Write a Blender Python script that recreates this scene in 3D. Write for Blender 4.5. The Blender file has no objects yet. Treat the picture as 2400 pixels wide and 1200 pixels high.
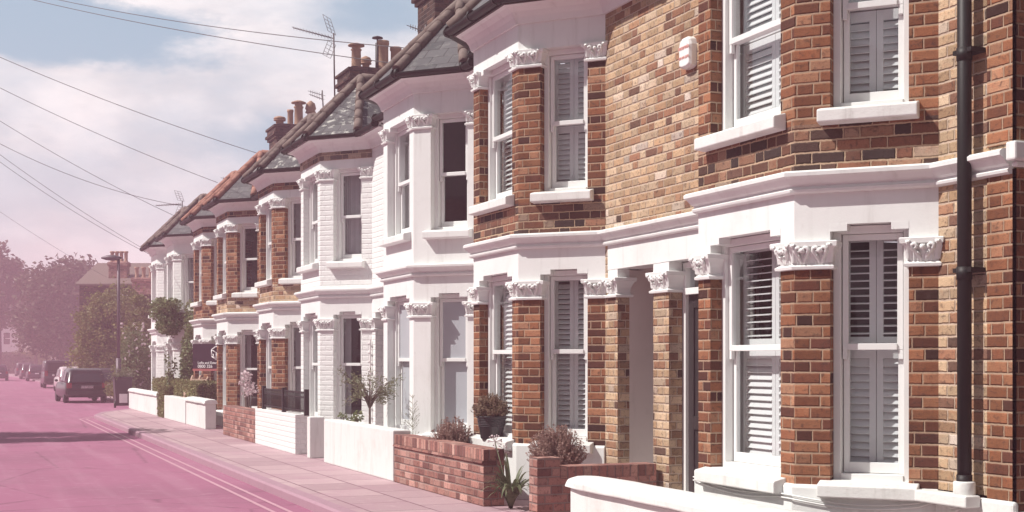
import bpy, math, random
from mathutils import Vector, Matrix
R = math.radians
random.seed(7)
scene = bpy.context.scene
COL = scene.collection

# ------------------------------------------------------------------ camera model
FPX, X0, Y0, CAMZ = 3200.0, -100.0, 845.0, 1.42
TH = math.atan((1200.0 - X0) / FPX)
CT, ST = math.cos(TH), math.sin(TH)

def at(px, py, X):
    """world point on the plane X = const (parallel to the terrace) seen at photo pixel px, py"""
    z = FPX * X / CT / (px - X0)
    s = (z - X * ST) / CT
    return Vector((X, s, CAMZ + (Y0 - py) * z / FPX))

def dep(px, py, z):
    """world point at camera depth z seen at photo pixel px, py"""
    xc = (px - 1200.0) * z / FPX
    return Vector((xc * CT + z * ST, z * CT - xc * ST, CAMZ + (Y0 - py) * z / FPX))

# ------------------------------------------------------------------ mesh builder
class MB:
    def __init__(self):
        self.v = []; self.f = []; self.sm = []
    def add(self, vs, fs, smooth=False):
        o = len(self.v)
        self.v += [tuple(p) for p in vs]
        self.f += [tuple(i + o for i in f) for f in fs]
        self.sm += [smooth] * len(fs)
        return self
    def box(self, x0, x1, y0, y1, z0, z1):
        vs = [(x, y, z) for z in (z0, z1) for x, y in ((x0, y0), (x1, y0), (x1, y1), (x0, y1))]
        return self.add(vs, [(3, 2, 1, 0), (4, 5, 6, 7), (0, 1, 5, 4), (1, 2, 6, 5), (2, 3, 7, 6), (3, 0, 4, 7)])
    def prism(self, poly, z0, z1):
        n = len(poly)
        a = sum(poly[i][0] * poly[(i + 1) % n][1] - poly[(i + 1) % n][0] * poly[i][1] for i in range(n))
        if a < 0: poly = poly[::-1]
        vs = [(p[0], p[1], z0) for p in poly] + [(p[0], p[1], z1) for p in poly]
        fs = [tuple(range(n - 1, -1, -1)), tuple(range(n, 2 * n))]
        fs += [(i, (i + 1) % n, (i + 1) % n + n, i + n) for i in range(n)]
        return self.add(vs, fs)
    def tube(self, pts, r, n=8, caps=True, smooth=True):
        pts = [Vector(p) for p in pts]
        rs = r if isinstance(r, (list, tuple)) else [r] * len(pts)
        vs = []; up = None
        for i, p in enumerate(pts):
            d = (pts[min(i + 1, len(pts) - 1)] - pts[max(i - 1, 0)]).normalized()
            if up is None:
                up = Vector((0, 0, 1)) if abs(d.z) < .9 else Vector((1, 0, 0))
            a = d.cross(up)
            if a.length < 1e-6: a = d.cross(Vector((1, .3, 0)))
            a.normalize(); b = a.cross(d).normalized(); up = b
            for k in range(n):
                t = 2 * math.pi * k / n
                vs.append(p + (a * math.cos(t) + b * math.sin(t)) * rs[i])
        fs = []
        for i in range(len(pts) - 1):
            for k in range(n):
                k2 = (k + 1) % n
                fs.append((i * n + k, i * n + k2, (i + 1) * n + k2, (i + 1) * n + k))
        self.add(vs, fs, smooth)
        if caps:
            o = len(self.v) - len(vs)
            self.f.append(tuple(o + k for k in range(n - 1, -1, -1))); self.sm.append(False)
            o2 = o + (len(pts) - 1) * n
            self.f.append(tuple(o2 + k for k in range(n))); self.sm.append(False)
        return self
    def lathe(self, c, prof, n=20, smooth=True, axis=None):
        vs = []; c = Vector(c)
        for r, z in prof:
            for k in range(n):
                t = 2 * math.pi * k / n
                p = Vector((r * math.cos(t), r * math.sin(t), z))
                if axis is not None: p = axis @ p
                vs.append(c + p)
        fs = []
        for i in range(len(prof) - 1):
            for k in range(n):
                k2 = (k + 1) % n
                fs.append((i * n + k, i * n + k2, (i + 1) * n + k2, (i + 1) * n + k))
        return self.add(vs, fs, smooth)
    def ball(self, c, r, n=8, m=6, sc=(1, 1, 1)):
        prof = []
        vs = []; c = Vector(c)
        for i in range(m + 1):
            t = math.pi * i / m
            for k in range(n):
                a = 2 * math.pi * k / n
                vs.append((c.x + r * sc[0] * math.sin(t) * math.cos(a), c.y + r * sc[1] * math.sin(t) * math.sin(a), c.z - r * sc[2] * math.cos(t)))
        fs = [(i * n + k, i * n + (k + 1) % n, (i + 1) * n + (k + 1) % n, (i + 1) * n + k) for i in range(m) for k in range(n)]
        return self.add(vs, fs, True)
    def sweep(self, path, prof, caps=True, smooth=False):
        """closed profile [(offset outward, z)] swept along a plan path (outward = left of travel)"""
        m = len(prof); vs = []
        offs = [offset_path(path, o) for o, z in prof]
        for i in range(len(path)):
            for j in range(m):
                q = offs[j][i]; vs.append((q[0], q[1], prof[j][1]))
        fs = []
        for i in range(len(path) - 1):
            for j in range(m):
                j2 = (j + 1) % m
                fs.append((i * m + j, i * m + j2, (i + 1) * m + j2, (i + 1) * m + j))
        if caps:
            fs.append(tuple(range(m - 1, -1, -1))); o = (len(path) - 1) * m
            fs.append(tuple(o + j for j in range(m)))
        return self.add(vs, fs, smooth)
    def loftpoly(self, poly, levels):
        n = len(poly); vs = []
        for o, z in levels:
            for q in offset_poly(poly, o): vs.append((q[0], q[1], z))
        fs = [(i * n + k, i * n + (k + 1) % n, (i + 1) * n + (k + 1) % n, (i + 1) * n + k) for i in range(len(levels) - 1) for k in range(n)]
        fs.append(tuple(range(n - 1, -1, -1))); o = (len(levels) - 1) * n
        fs.append(tuple(o + k for k in range(n)))
        return self.add(vs, fs)

def _miter(d0, d1, o):
    n0 = Vector((-d0.y, d0.x)); n1 = Vector((-d1.y, d1.x))
    b = (n0 + n1)
    if b.length < 1e-6: return n0 * o
    b.normalize()
    return b * (o / max(.35, b.dot(n0)))
def offset_path(path, o):
    P = [Vector((p[0], p[1])) for p in path]; out = []
    for i, p in enumerate(P):
        d1 = (P[i + 1] - p).normalized() if i < len(P) - 1 else None
        d0 = (p - P[i - 1]).normalized() if i > 0 else None
        if d0 is None: d0 = d1
        if d1 is None: d1 = d0
        out.append(p + _miter(d0, d1, o))
    return out
def offset_poly(poly, o):
    P = [Vector((p[0], p[1])) for p in poly]; n = len(P)
    a = sum(P[i].x * P[(i + 1) % n].y - P[(i + 1) % n].x * P[i].y for i in range(n))
    s = -1 if a > 0 else 1
    out = []
    for i in range(n):
        d0 = (P[i] - P[i - 1]).normalized(); d1 = (P[(i + 1) % n] - P[i]).normalized()
        out.append(P[i] + _miter(d0, d1, o * s))
    return out

def obj(name, mb, mat, parent=None, uvrot=False, bevel=0, recalc=True):
    """one mesh object; uv in metres taken from each face's own plane"""
    base = Vector((0, 0, 0)); q = parent
    while q is not None:
        base += q.location; q = q.parent
    me = bpy.data.meshes.new(name)
    me.from_pydata([(p[0] - base.x, p[1] - base.y, p[2] - base.z) for p in mb.v], [], mb.f)
    if recalc:
        import bmesh
        bm = bmesh.new(); bm.from_mesh(me)
        bmesh.ops.recalc_face_normals(bm, faces=bm.faces)
        bm.to_mesh(me); bm.free()
    me.update()
    me.polygons.foreach_set('use_smooth', mb.sm)
    uvl = me.uv_layers.new(name='UVMap')
    vv = [v.co.copy() + base for v in me.vertices]
    data = [0.0] * (len(me.loops) * 2)
    Z = Vector((0, 0, 1))
    for p in me.polygons:
        n = p.normal
        if abs(n.z) > .92: t = Vector((0, 1, 0)); b = Vector((1, 0, 0))
        else:
            t = Z.cross(n).normalized(); b = n.cross(t)
        for li in p.loop_indices:
            c = vv[me.loops[li].vertex_index]
            u, v = c.dot(t), c.dot(b)
            if uvrot: u, v = v, u
            data[2 * li] = u; data[2 * li + 1] = v
    uvl.data.foreach_set('uv', data)
    o = bpy.data.objects.new(name, me); COL.objects.link(o)
    if mat is not None:
        me.materials.append(mat)
    if parent is not None: o.parent = parent
    if bevel:
        md = o.modifiers.new('bevel', 'BEVEL'); md.width = bevel; md.segments = 2; md.limit_method = 'ANGLE'; md.angle_limit = R(40)
    return o
def thing(name, label, cat, loc=(0, 0, 0), group=None):
    o = bpy.data.objects.new(name, None); COL.objects.link(o); o.location = loc
    o.empty_display_size = .2
    return tag(o, label, cat, group)
def tag(o, label, cat, group=None):
    o['label'] = label; o['category'] = cat
    if group: o['group'] = group
    return o
def struct(name, mb, mat, kind='structure', **k):
    o = obj(name, mb, mat, **k); o['kind'] = kind; return o

# ------------------------------------------------------------------ materials
class NT:
    def __init__(self, name):
        self.m = bpy.data.materials.new(name); self.m.use_nodes = True
        self.t = self.m.node_tree; self.t.nodes.clear()
        self.out = self.t.nodes.new('ShaderNodeOutputMaterial')
    def n(self, typ, **k):
        nd = self.t.nodes.new(typ)
        for a, b in k.items(): setattr(nd, a, b)
        return nd
    def link(self, a, b): self.t.links.new(a, b)
    def put(self, sock, v):
        if isinstance(v, (int, float)): sock.default_value = v
        elif isinstance(v, (tuple, list)): sock.default_value = tuple(v) if len(v) != 3 or sock.type == 'VECTOR' else (*v, 1)
        else: self.link(v, sock)
    def math(self, op, a, b=None, c=None, clamp=False):
        nd = self.n('ShaderNodeMath', operation=op); nd.use_clamp = clamp
        self.put(nd.inputs[0], a)
        if b is not None: self.put(nd.inputs[1], b)
        if c is not None: self.put(nd.inputs[2], c)
        return nd.outputs[0]
    def mix(self, f, a, b, blend='MIX'):
        nd = self.n('ShaderNodeMix', data_type='RGBA', blend_type=blend)
        self.put(nd.inputs[0], f); self.put(nd.inputs[6], a); self.put(nd.inputs[7], b)
        return nd.outputs[2]
    def noise(self, vec, scale, detail=3, rough=.55, dist=0):
        nd = self.n('ShaderNodeTexNoise'); self.put(nd.inputs['Vector'], vec)
        nd.inputs['Scale'].default_value = scale; nd.inputs['Detail'].default_value = detail
        nd.inputs['Roughness'].default_value = rough; nd.inputs['Distortion'].default_value = dist
        return nd.outputs['Fac']
    def ramp(self, f, stops, interp='LINEAR'):
        nd = self.n('ShaderNodeValToRGB'); self.put(nd.inputs[0], f)
        cr = nd.color_ramp; cr.interpolation = interp
        while len(cr.elements) < len(stops): cr.elements.new(.5)
        for e, (p, c) in zip(cr.elements, stops):
            e.position = p; e.color = (*c, 1) if len(c) == 3 else c
        return nd.outputs[0]
    def smooth(self, v, a, b):
        nd = self.n('ShaderNodeMapRange', interpolation_type='SMOOTHSTEP'); self.put(nd.inputs[0], v)
        nd.inputs[1].default_value = a; nd.inputs[2].default_value = b
        return nd.outputs[0]
    def uv(self):
        return self.n('ShaderNodeTexCoord').outputs['UV']
    def pos(self):
        return self.n('ShaderNodeNewGeometry').outputs['Position']
    def bsdf(self, col, rough=.8, bump=None, bs=.3, bd=.01, spec=.3, metal=0, **k):
        b = self.n('ShaderNodeBsdfPrincipled')
        self.put(b.inputs['Base Color'], col); self.put(b.inputs['Roughness'], rough)
        b.inputs['Specular IOR Level'].default_value = spec; b.inputs['Metallic'].default_value = metal
        for a, v in k.items(): self.put(b.inputs[a], v)
        if bump is not None:
            bn = self.n('ShaderNodeBump'); bn.inputs['Strength'].default_value = bs; bn.inputs['Distance'].default_value = bd
            self.link(bump, bn.inputs['Height']); self.link(bn.outputs[0], b.inputs['Normal'])
        self.link(b.outputs[0], self.out.inputs[0])
        return b

def brick_mat(name, stops, mortar, ch=.079, pitch=.3375, bond='flemish', mw=.0125, rag=.0035, bs=.9, bd=.010, paint=False, rough=.85, grime=.35):
    t = NT(name); uv = t.uv()
    # ragged arrises
    nz = t.n('ShaderNodeTexNoise'); t.link(uv, nz.inputs['Vector']); nz.inputs['Scale'].default_value = 38; nz.inputs['Detail'].default_value = 2
    sub = t.n('ShaderNodeVectorMath', operation='SUBTRACT'); t.link(nz.outputs['Color'], sub.inputs[0]); sub.inputs[1].default_value = (.5, .5, .5)
    sc = t.n('ShaderNodeVectorMath', operation='SCALE'); t.link(sub.outputs[0], sc.inputs[0]); sc.inputs['Scale'].default_value = rag * 2
    ad = t.n('ShaderNodeVectorMath', operation='ADD'); t.link(uv, ad.inputs[0]); t.link(sc.outputs[0], ad.inputs[1])
    nz2 = t.n('ShaderNodeTexNoise'); t.link(uv, nz2.inputs['Vector']); nz2.inputs['Scale'].default_value = 1.3; nz2.inputs['Detail'].default_value = 1
    sp = t.n('ShaderNodeSeparateXYZ'); t.link(ad.outputs[0], sp.inputs[0])
    u = sp.outputs[0]; v = t.math('ADD', sp.outputs[1], t.math('MULTIPLY', nz2.outputs['Fac'], .007))
    vr = t.math('DIVIDE', v, ch); row = t.math('FLOOR', vr); fv = t.math('SUBTRACT', vr, row)
    wr = t.n('ShaderNodeTexWhiteNoise', noise_dimensions='1D'); t.link(row, wr.inputs['W'])
    jit = t.math('MULTIPLY', wr.outputs['Value'], .10)
    u1 = t.math('ADD', t.math('ADD', t.math('DIVIDE', u, pitch), t.math('MULTIPLY', row, .5)), jit)
    cell = t.math('FLOOR', u1); fu = t.math('SUBTRACT', u1, cell)
    if bond == 'flemish':
        isst = t.math('GREATER_THAN', fu, 1 / 3.0)
        x = t.math('MULTIPLY', t.math('SUBTRACT', fu, t.math('MULTIPLY', isst, 1 / 3.0)), pitch)
        w = t.math('MULTIPLY', t.math('ADD', 1 / 3.0, t.math('MULTIPLY', isst, 1 / 3.0)), pitch)
        idx = t.math('ADD', t.math('MULTIPLY', cell, 2), isst)
    else:
        x = t.math('MULTIPLY', fu, pitch); w = pitch; idx = cell
    dx = t.math('MINIMUM', x, t.math('SUBTRACT', w, x))
    dy = t.math('MULTIPLY', t.math('MINIMUM', fv, t.math('SUBTRACT', 1, fv)), ch)
    d = t.math('MINIMUM', t.math('MULTIPLY', dx, 1.35), dy)
    mask = t.smooth(d, mw * .3, mw * .62)           # 0 mortar, 1 brick
    face = t.smooth(d, mw * .3, mw * 1.1)
    cv = t.n('ShaderNodeCombineXYZ'); t.link(idx, cv.inputs[0]); t.link(row, cv.inputs[1])
    wn = t.n('ShaderNodeTexWhiteNoise', noise_dimensions='2D'); t.link(cv.outputs[0], wn.inputs['Vector'])
    grain = t.noise(uv, 130, 4, .7)
    blot = t.noise(uv, 26, 4, .6, .4)
    if paint:
        col = t.mix(t.math('MULTIPLY', t.smooth(t.noise(uv, 2.2, 5, .65), .45, .85), .22), stops, mortar)
        col = t.mix(t.math('MULTIPLY', t.math('SUBTRACT', 1, face), .05), col, (.42, .39, .38))
    else:
        bc = t.ramp(wn.outputs['Value'], stops)
        cv2 = t.n('ShaderNodeCombineXYZ'); t.link(row, cv2.inputs[0]); t.link(idx, cv2.inputs[1])
        wn2 = t.n('ShaderNodeTexWhiteNoise', noise_dimensions='2D'); t.link(cv2.outputs[0], wn2.inputs['Vector'])
        jv = t.math('ADD', .68, t.math('MULTIPLY', wn2.outputs['Value'], .5))
        jc = t.n('ShaderNodeCombineColor')
        for q_ in range(3): t.link(jv, jc.inputs[q_])
        bc = t.mix(1, bc, jc.outputs[0], 'MULTIPLY')
        warm = t.noise(uv, 9, 5, .7, .6)
        bc = t.mix(t.math('MULTIPLY', t.smooth(warm, .5, .68), .3), bc, t.mix(1, bc, (1.0, .62, .48), 'MULTIPLY'))
        bc = t.mix(t.math('MULTIPLY', t.smooth(blot, .50, .74), .7), bc, (.07, .042, .035))
        bc = t.mix(t.math('MULTIPLY', t.smooth(blot, .30, .48), .0), bc, bc)
        gr = t.ramp(grain, [(.25, (.62, .62, .62)), (.6, (1.0, 1.0, 1.0)), (.85, (1.3, 1.27, 1.25))])
        bc = t.mix(1, bc, gr, 'MULTIPLY')
        mc = t.mix(t.math('MULTIPLY', t.noise(uv, 60, 3, .7), .5), mortar, (mortar[0] * .55, mortar[1] * .5, mortar[2] * .46))
        col = t.mix(mask, mc, bc)
        ps = t.n('ShaderNodeVectorMath', operation='MULTIPLY'); t.link(uv, ps.inputs[0]); ps.inputs[1].default_value = (1.6, .55, 1)
        soot = t.smooth(t.noise(ps.outputs[0], 1.5, 5, .65), .42, .72)
        col = t.mix(t.math('MULTIPLY', soot, grime), col, t.mix(1, col, (.48, .42, .40), 'MULTIPLY'))
    h = t.math('ADD', face, t.math('ADD', t.math('MULTIPLY', blot, .55), t.math('MULTIPLY', grain, .35)))
    h = t.math('ADD', h, t.math('MULTIPLY', wn.outputs['Value'], .35))
    t.bsdf(col, rough, h, bs, bd, .2)
    return t.m

def paint_mat(name, col, rough=.6, dirt=.25, bscale=14, bs=.25, crack=False, spec=.35):
    t = NT(name); p = t.pos()
    big = t.noise(p, 1.1, 6, .7); mid = t.noise(p, bscale, 5, .6); fine = t.noise(p, 90, 3, .6)
    mp = t.n('ShaderNodeVectorMath', operation='MULTIPLY'); t.link(p, mp.inputs[0]); mp.inputs[1].default_value = (9, 9, .9)
    streak = t.noise(mp.outputs[0], 1.0, 5, .65)
    dark = tuple(c * f for c, f in zip(col, (.52, .49, .46)))
    c = t.mix(t.math('MULTIPLY', t.smooth(big, .5, .8), dirt), col, dark)
    c = t.mix(t.math('MULTIPLY', t.smooth(streak, .52, .8), dirt * 1.2), c, dark)
    c = t.mix(t.math('MULTIPLY', t.smooth(mid, .62, .72), dirt * .5), c, dark)
    h = t.math('ADD', t.math('MULTIPLY', mid, 1.0), t.math('MULTIPLY', fine, .4))
    t.bsdf(c, rough, h, bs, .006, spec)
    return t.m

def plain_mat(name, col, rough=.6, var=.15, scale=20, metal=0, spec=.4, bs=.1):
    t = NT(name); p = t.pos(); nz = t.noise(p, scale, 4, .6)
    c = t.mix(nz, tuple(x * (1 - var) for x in col), tuple(min(1, x * (1 + var)) for x in col))
    t.bsdf(c, rough, nz, bs, .004, spec, metal)
    return t.m

RED = [(0, (.06, .028, .022)), (.09, (.13, .05, .034)), (.25, (.21, .083, .046)), (.55, (.30, .122, .062)), (.85, (.37, .168, .09)), (1, (.43, .23, .14))]
STOCK = [(0, (.10, .065, .05)), (.03, (.22, .12, .085)), (.13, (.36, .18, .11)), (.3, (.50, .33, .20)), (.6, (.57, .41, .265)), (.9, (.62, .47, .33)), (1, (.66, .55, .47))]
MIXED = [(0, (.05, .034, .032)), (.26, (.11, .065, .052)), (.5, (.20, .09, .06)), (.75, (.30, .13, .08)), (.9, (.36, .20, .13)), (1, (.44, .33, .25))]
GREY = [(0, (.07, .06, .06)), (.3, (.17, .14, .13)), (.55, (.30, .22, .17)), (.8, (.42, .32, .24)), (1, (.55, .45, .36))]
M = {}
M['red'] = brick_mat('red_brick', RED, (.46, .33, .235), grime=.5)
M['stock'] = brick_mat('stock_brick', STOCK, (.62, .49, .38), rag=.006, bs=1.0, bd=.013)
M['mixed'] = brick_mat('mixed_brick', MIXED, (.55, .40, .28), rag=.006, bs=1.0, bd=.013)
M['greystock'] = brick_mat('weathered_stock', GREY, (.58, .46, .35), rag=.007, bs=1.0, bd=.013)
M['whitebrick'] = brick_mat('painted_brick', (.745, .75, .735), (.60, .57, .55), paint=True, rag=.009, bs=.55, bd=.009, rough=.6)
M['gardenbrick'] = brick_mat('garden_brick', [(0, (.22, .10, .09)), (.3, (.36, .17, .14)), (.7, (.47, .24, .20)), (1, (.56, .34, .29))], (.30, .22, .20), grime=.3)
M['soldier'] = brick_mat('soldier_brick', [(0, (.22, .10, .09)), (.3, (.38, .18, .15)), (.7, (.50, .27, .22)), (1, (.58, .36, .30))], (.26, .18, .17), ch=.30, pitch=.078, bond='stack', grime=.3)
M['chimney'] = brick_mat('sooty_brick', [(0, (.02, .015, .014)), (.4, (.06, .035, .03)), (.8, (.12, .06, .045)), (1, (.19, .11, .08))], (.13, .10, .085), grime=.5)
M['white'] = paint_mat('white_masonry_paint', (.745, .755, .74), .55, .26, 16, .30)
M['whiteold'] = paint_mat('worn_white_paint', (.73, .73, .71), .6, .5, 26, .5)
M['frame'] = paint_mat('white_gloss_frame', (.77, .775, .76), .35, .10, 30, .08, spec=.5)
M['plaster'] = paint_mat('porch_plaster', (.62, .54, .51), .7, .2, 8, .2)
M['capital'] = paint_mat('carved_white_paint', (.76, .765, .75), .5, .12, 40, .35)
M['shutter'] = plain_mat('shutter_white', (.80, .785, .76), .4, .04)
M['darkdoor'] = plain_mat('dark_door_paint', (.035, .03, .032), .3, .2, spec=.5)
M['bluedoor'] = plain_mat('grey_blue_door_paint', (.10, .13, .17), .35, .15)
M['black'] = plain_mat('black_metal', (.012, .0105, .0105), .55, .3, 40, spec=.35)
M['brass'] = plain_mat('brass', (.7, .6, .45), .3, .1, metal=1)
M['fascia'] = plain_mat('dark_fascia', (.05, .042, .04), .7, .3)
M['clay'] = plain_mat('weathered_clay_tile', (.17, .125, .11), .85, .45, 14, bs=.5)
M['clayred'] = plain_mat('orange_clay_tile', (.33, .155, .115), .8, .3, 14, bs=.4)
M['pot'] = plain_mat('chimney_pot_clay', (.38, .23, .16), .85, .4, 9, bs=.4)
M['room'] = plain_mat('room_wall', (.16, .14, .13), .9, .1)
M['curtain'] = plain_mat('curtain_cloth', (.55, .52, .52), .9, .15, 6)
M['stone'] = paint_mat('kerb_granite', (.36, .22, .27), .8, .35, 30, .4)
M['plasticpot'] = plain_mat('black_plastic', (.03, .03, .033), .45, .2)
M['mast'] = plain_mat('dull_aerial_metal', (.10, .09, .09), .5, .3, metal=.6)
M['wire'] = plain_mat('cable_rubber', (.10, .09, .095), .7, .1)
M['wood'] = plain_mat('raw_timber', (.52, .36, .28), .8, .3, 12, bs=.4)
M['trelliswood'] = plain_mat('white_trellis', (.70, .66, .66), .6, .1)

def slate_mat(name, lichen=.3):
    t = NT(name); uv = t.uv()
    b = t.n('ShaderNodeTexBrick'); t.link(uv, b.inputs['Vector'])
    b.inputs['Scale'].default_value = 1; b.inputs['Brick Width'].default_value = .28; b.inputs['Row Height'].default_value = .2
    b.inputs['Mortar Size'].default_value = .005; b.inputs['Mortar Smooth'].default_value = .4
    b.inputs['Color1'].default_value = (.055, .055, .06, 1); b.inputs['Color2'].default_value = (.10, .095, .10, 1); b.inputs['Mortar'].default_value = (.02, .02, .02, 1)
    n1 = t.noise(uv, 7, 6, .7); n2 = t.noise(uv, 60, 3, .6)
    c = t.mix(t.math('MULTIPLY', t.smooth(n1, .53, .62), lichen), b.outputs['Color'], (.50, .48, .44))
    c = t.mix(t.math('MULTIPLY', t.smooth(n2, .6, .75), .3), c, (.30, .29, .26))
    h = t.math('ADD', t.math('SUBTRACT', 1, b.outputs['Fac']), t.math('MULTIPLY', n2, .4))
    t.bsdf(c, .6, h, .8, .01, .4)
    return t.m
M['slate'] = slate_mat('slate_tiles', .12)
M['slateold'] = slate_mat('mossy_slate_tiles', .85)

def glass_mat(name, tint=(.9, .93, .95), refl=1.0):
    t = NT(name)
    tr = t.n('ShaderNodeBsdfTransparent'); t.put(tr.inputs[0], tint)
    gl = t.n('ShaderNodeBsdfGlossy'); gl.inputs['Roughness'].default_value = .02
    nz = t.noise(t.pos(), 1.8, 2, .5)
    bn = t.n('ShaderNodeBump'); bn.inputs['Strength'].default_value = .12; bn.inputs['Distance'].default_value = .02; t.link(nz, bn.inputs['Height']); t.link(bn.outputs[0], gl.inputs['Normal'])
    fr = t.n('ShaderNodeLayerWeight'); fr.inputs[0].default_value = .5
    f = t.math('ADD', .10 * refl, t.math('MULTIPLY', t.math('POWER', fr.outputs['Facing'], 4.0), .9), clamp=True)
    mx = t.n('ShaderNodeMixShader'); t.link(f, mx.inputs[0]); t.link(tr.outputs[0], mx.inputs[1]); t.link(gl.outputs[0], mx.inputs[2])
    t.link(mx.outputs[0], t.out.inputs[0])
    return t.m
M['glass'] = glass_mat('window_glass')
M['frosted'] = plain_mat('frosted_film', (.40, .42, .45), .25, .06, 3, spec=.6)

def asphalt():
    t = NT('asphalt_rose'); p = t.pos()
    n1 = t.noise(p, 180, 3, .7); n2 = t.noise(p, .35, 5, .6); n3 = t.noise(p, 6, 4, .6)
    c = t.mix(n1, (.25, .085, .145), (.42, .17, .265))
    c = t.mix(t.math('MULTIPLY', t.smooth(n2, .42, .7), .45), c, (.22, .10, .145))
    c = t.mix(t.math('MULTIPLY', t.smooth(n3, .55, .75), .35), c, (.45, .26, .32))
    vo = t.n('ShaderNodeTexVoronoi', feature='DISTANCE_TO_EDGE'); t.link(p, vo.inputs['Vector']); vo.inputs['Scale'].default_value = .33
    wob = t.noise(p, 3, 4, .6)
    crack = t.smooth(t.math('ADD', vo.outputs['Distance'], t.math('MULTIPLY', wob, .03)), .012, .026)
    c = t.mix(t.math('MULTIPLY', t.math('SUBTRACT', 1, crack), .5), c, (.13, .06, .085))
    mpx = t.n('ShaderNodeVectorMath', operation='MULTIPLY'); t.link(p, mpx.inputs[0]); mpx.inputs[1].default_value = (2.2, .12, 1)
    track = t.noise(mpx.outputs[0], 1.0, 3, .6)
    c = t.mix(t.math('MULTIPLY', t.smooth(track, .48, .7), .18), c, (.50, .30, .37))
    t.bsdf(c, .85, n1, .5, .008, .3); return t.m
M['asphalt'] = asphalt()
def paving():
    t = NT('paving_slabs'); uv = t.uv()
    b = t.n('ShaderNodeTexBrick'); t.link(uv, b.inputs['Vector'])
    b.inputs['Scale'].default_value = 1; b.inputs['Brick Width'].default_value = .75; b.inputs['Row Height'].default_value = .6
    b.inputs['Mortar Size'].default_value = .012; b.inputs['Mortar Smooth'].default_value = .3
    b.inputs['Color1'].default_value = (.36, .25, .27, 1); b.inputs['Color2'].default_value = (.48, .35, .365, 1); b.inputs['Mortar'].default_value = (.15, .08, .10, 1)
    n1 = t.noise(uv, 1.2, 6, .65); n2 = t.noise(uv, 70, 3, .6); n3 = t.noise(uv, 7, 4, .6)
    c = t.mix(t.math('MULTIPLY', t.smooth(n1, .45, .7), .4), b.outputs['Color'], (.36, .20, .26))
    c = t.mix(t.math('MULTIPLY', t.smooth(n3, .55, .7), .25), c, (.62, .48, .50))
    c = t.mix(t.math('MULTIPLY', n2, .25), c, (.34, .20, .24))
    t.bsdf(c, .85, t.math('SUBTRACT', n2, b.outputs['Fac']), .4, .006, .3); return t.m
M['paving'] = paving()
M['line'] = plain_mat('faded_road_paint', (.50, .28, .34), .7, .3, 25)
M['earth'] = plain_mat('ground_soil', (.20, .14, .12), .95, .4, 3)

def leaf_mat(name, c0, c1, c2, scale=3.0, trans=.25):
    t = NT(name); p = t.pos()
    a = t.noise(p, scale, 3, .6); b = t.noise(p, scale * 14, 2, .6)
    f = t.math('ADD', t.math('MULTIPLY', a, .55), t.math('MULTIPLY', b, .45))
    c = t.ramp(f, [(.32, c0), (.52, c1), (.70, c2)])
    d = t.n('ShaderNodeBsdfPrincipled'); t.link(c, d.inputs['Base Color']); d.inputs['Roughness'].default_value = .55; d.inputs['Specular IOR Level'].default_value = .3
    tl = t.n('ShaderNodeBsdfTranslucent'); t.link(c, tl.inputs[0])
    mx = t.n('ShaderNodeMixShader'); mx.inputs[0].default_value = trans
    t.link(d.outputs[0], mx.inputs[1]); t.link(tl.outputs[0], mx.inputs[2]); t.link(mx.outputs[0], t.out.inputs[0])
    return t.m
M['leafdark'] = leaf_mat('dark_leaves', (.06, .055, .04), (.11, .10, .06), (.20, .17, .10), .6)
M['leafgold'] = leaf_mat('golden_leaves', (.11, .11, .04), (.22, .20, .065), (.36, .31, .12), 1.0)
M['leafgreen'] = leaf_mat('glossy_leaves', (.10, .12, .055), (.17, .20, .09), (.34, .33, .19), 2.5)
M['olive'] = leaf_mat('olive_leaves', (.14, .15, .09), (.24, .24, .15), (.38, .36, .26), 6)
M['heather'] = leaf_mat('dry_heather', (.12, .09, .06), (.27, .19, .13), (.48, .34, .25), 9)
M['drybush'] = leaf_mat('dry_lavender', (.20, .12, .11), (.40, .26, .22), (.60, .44, .38), 9)
M['strap'] = leaf_mat('strap_leaves', (.06, .08, .04), (.13, .15, .08), (.30, .29, .20), 9)
M['petal'] = leaf_mat('pale_petals', (.55, .42, .45), (.70, .58, .60), (.80, .72, .72), 9)
M['hedge'] = leaf_mat('clipped_hedge_leaves', (.12, .12, .05), (.23, .22, .09), (.38, .34, .16), 5)
M['bark'] = plain_mat('bark', (.12, .09, .075), .9, .4, 20, bs=.6)

# ------------------------------------------------------------------ house geometry
XF, XW, TK = 5.75 * CT, 6.45 * CT, .25
DX = XW - XF
ZP, ZC0, ZC1, ZH, ZB, ZS = .61, 2.08, 2.27, 2.345, 2.60, 2.74       # plinth, capital, head, band, string
ZF0, ZFC0, ZFC1, ZBB, ZE = 3.17, 4.45, 4.63, 4.90, 5.10            # first floor sill, capital, band, eaves

def obox(mb, A, u, n, u0, u1, n0, n1, z0, z1):
    P = [A + u * u0 + n * n0, A + u * u1 + n * n0, A + u * u1 + n * n1, A + u * u0 + n * n1]
    return mb.prism([(p.x, p.y) for p in P], z0, z1)

def leafstrip(mb, p, out, side, h, reach, w):
    """one curling acanthus leaf springing from p"""
    ts = [(0, 0, .55), (.10, .28, .8), (.28, .55, 1.0), (.62, .80, .9), (1.0, .92, .62), (1.12, .80, .38), (.95, .70, .15)]
    vs = []
    for o, z, ww in ts:
        c = p + out * (o * reach) + Vector((0, 0, z * h))
        vs += [c - side * (w * .5 * ww) - out * .006, c + out * .010, c + side * (w * .5 * ww) - out * .006]
    fs = []
    for i in range(len(ts) - 1):
        for k in (0, 1):
            fs.append((i * 3 + k, i * 3 + k + 1, i * 3 + k + 4, i * 3 + k + 3))
    mb.add(vs, fs, True)

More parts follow.
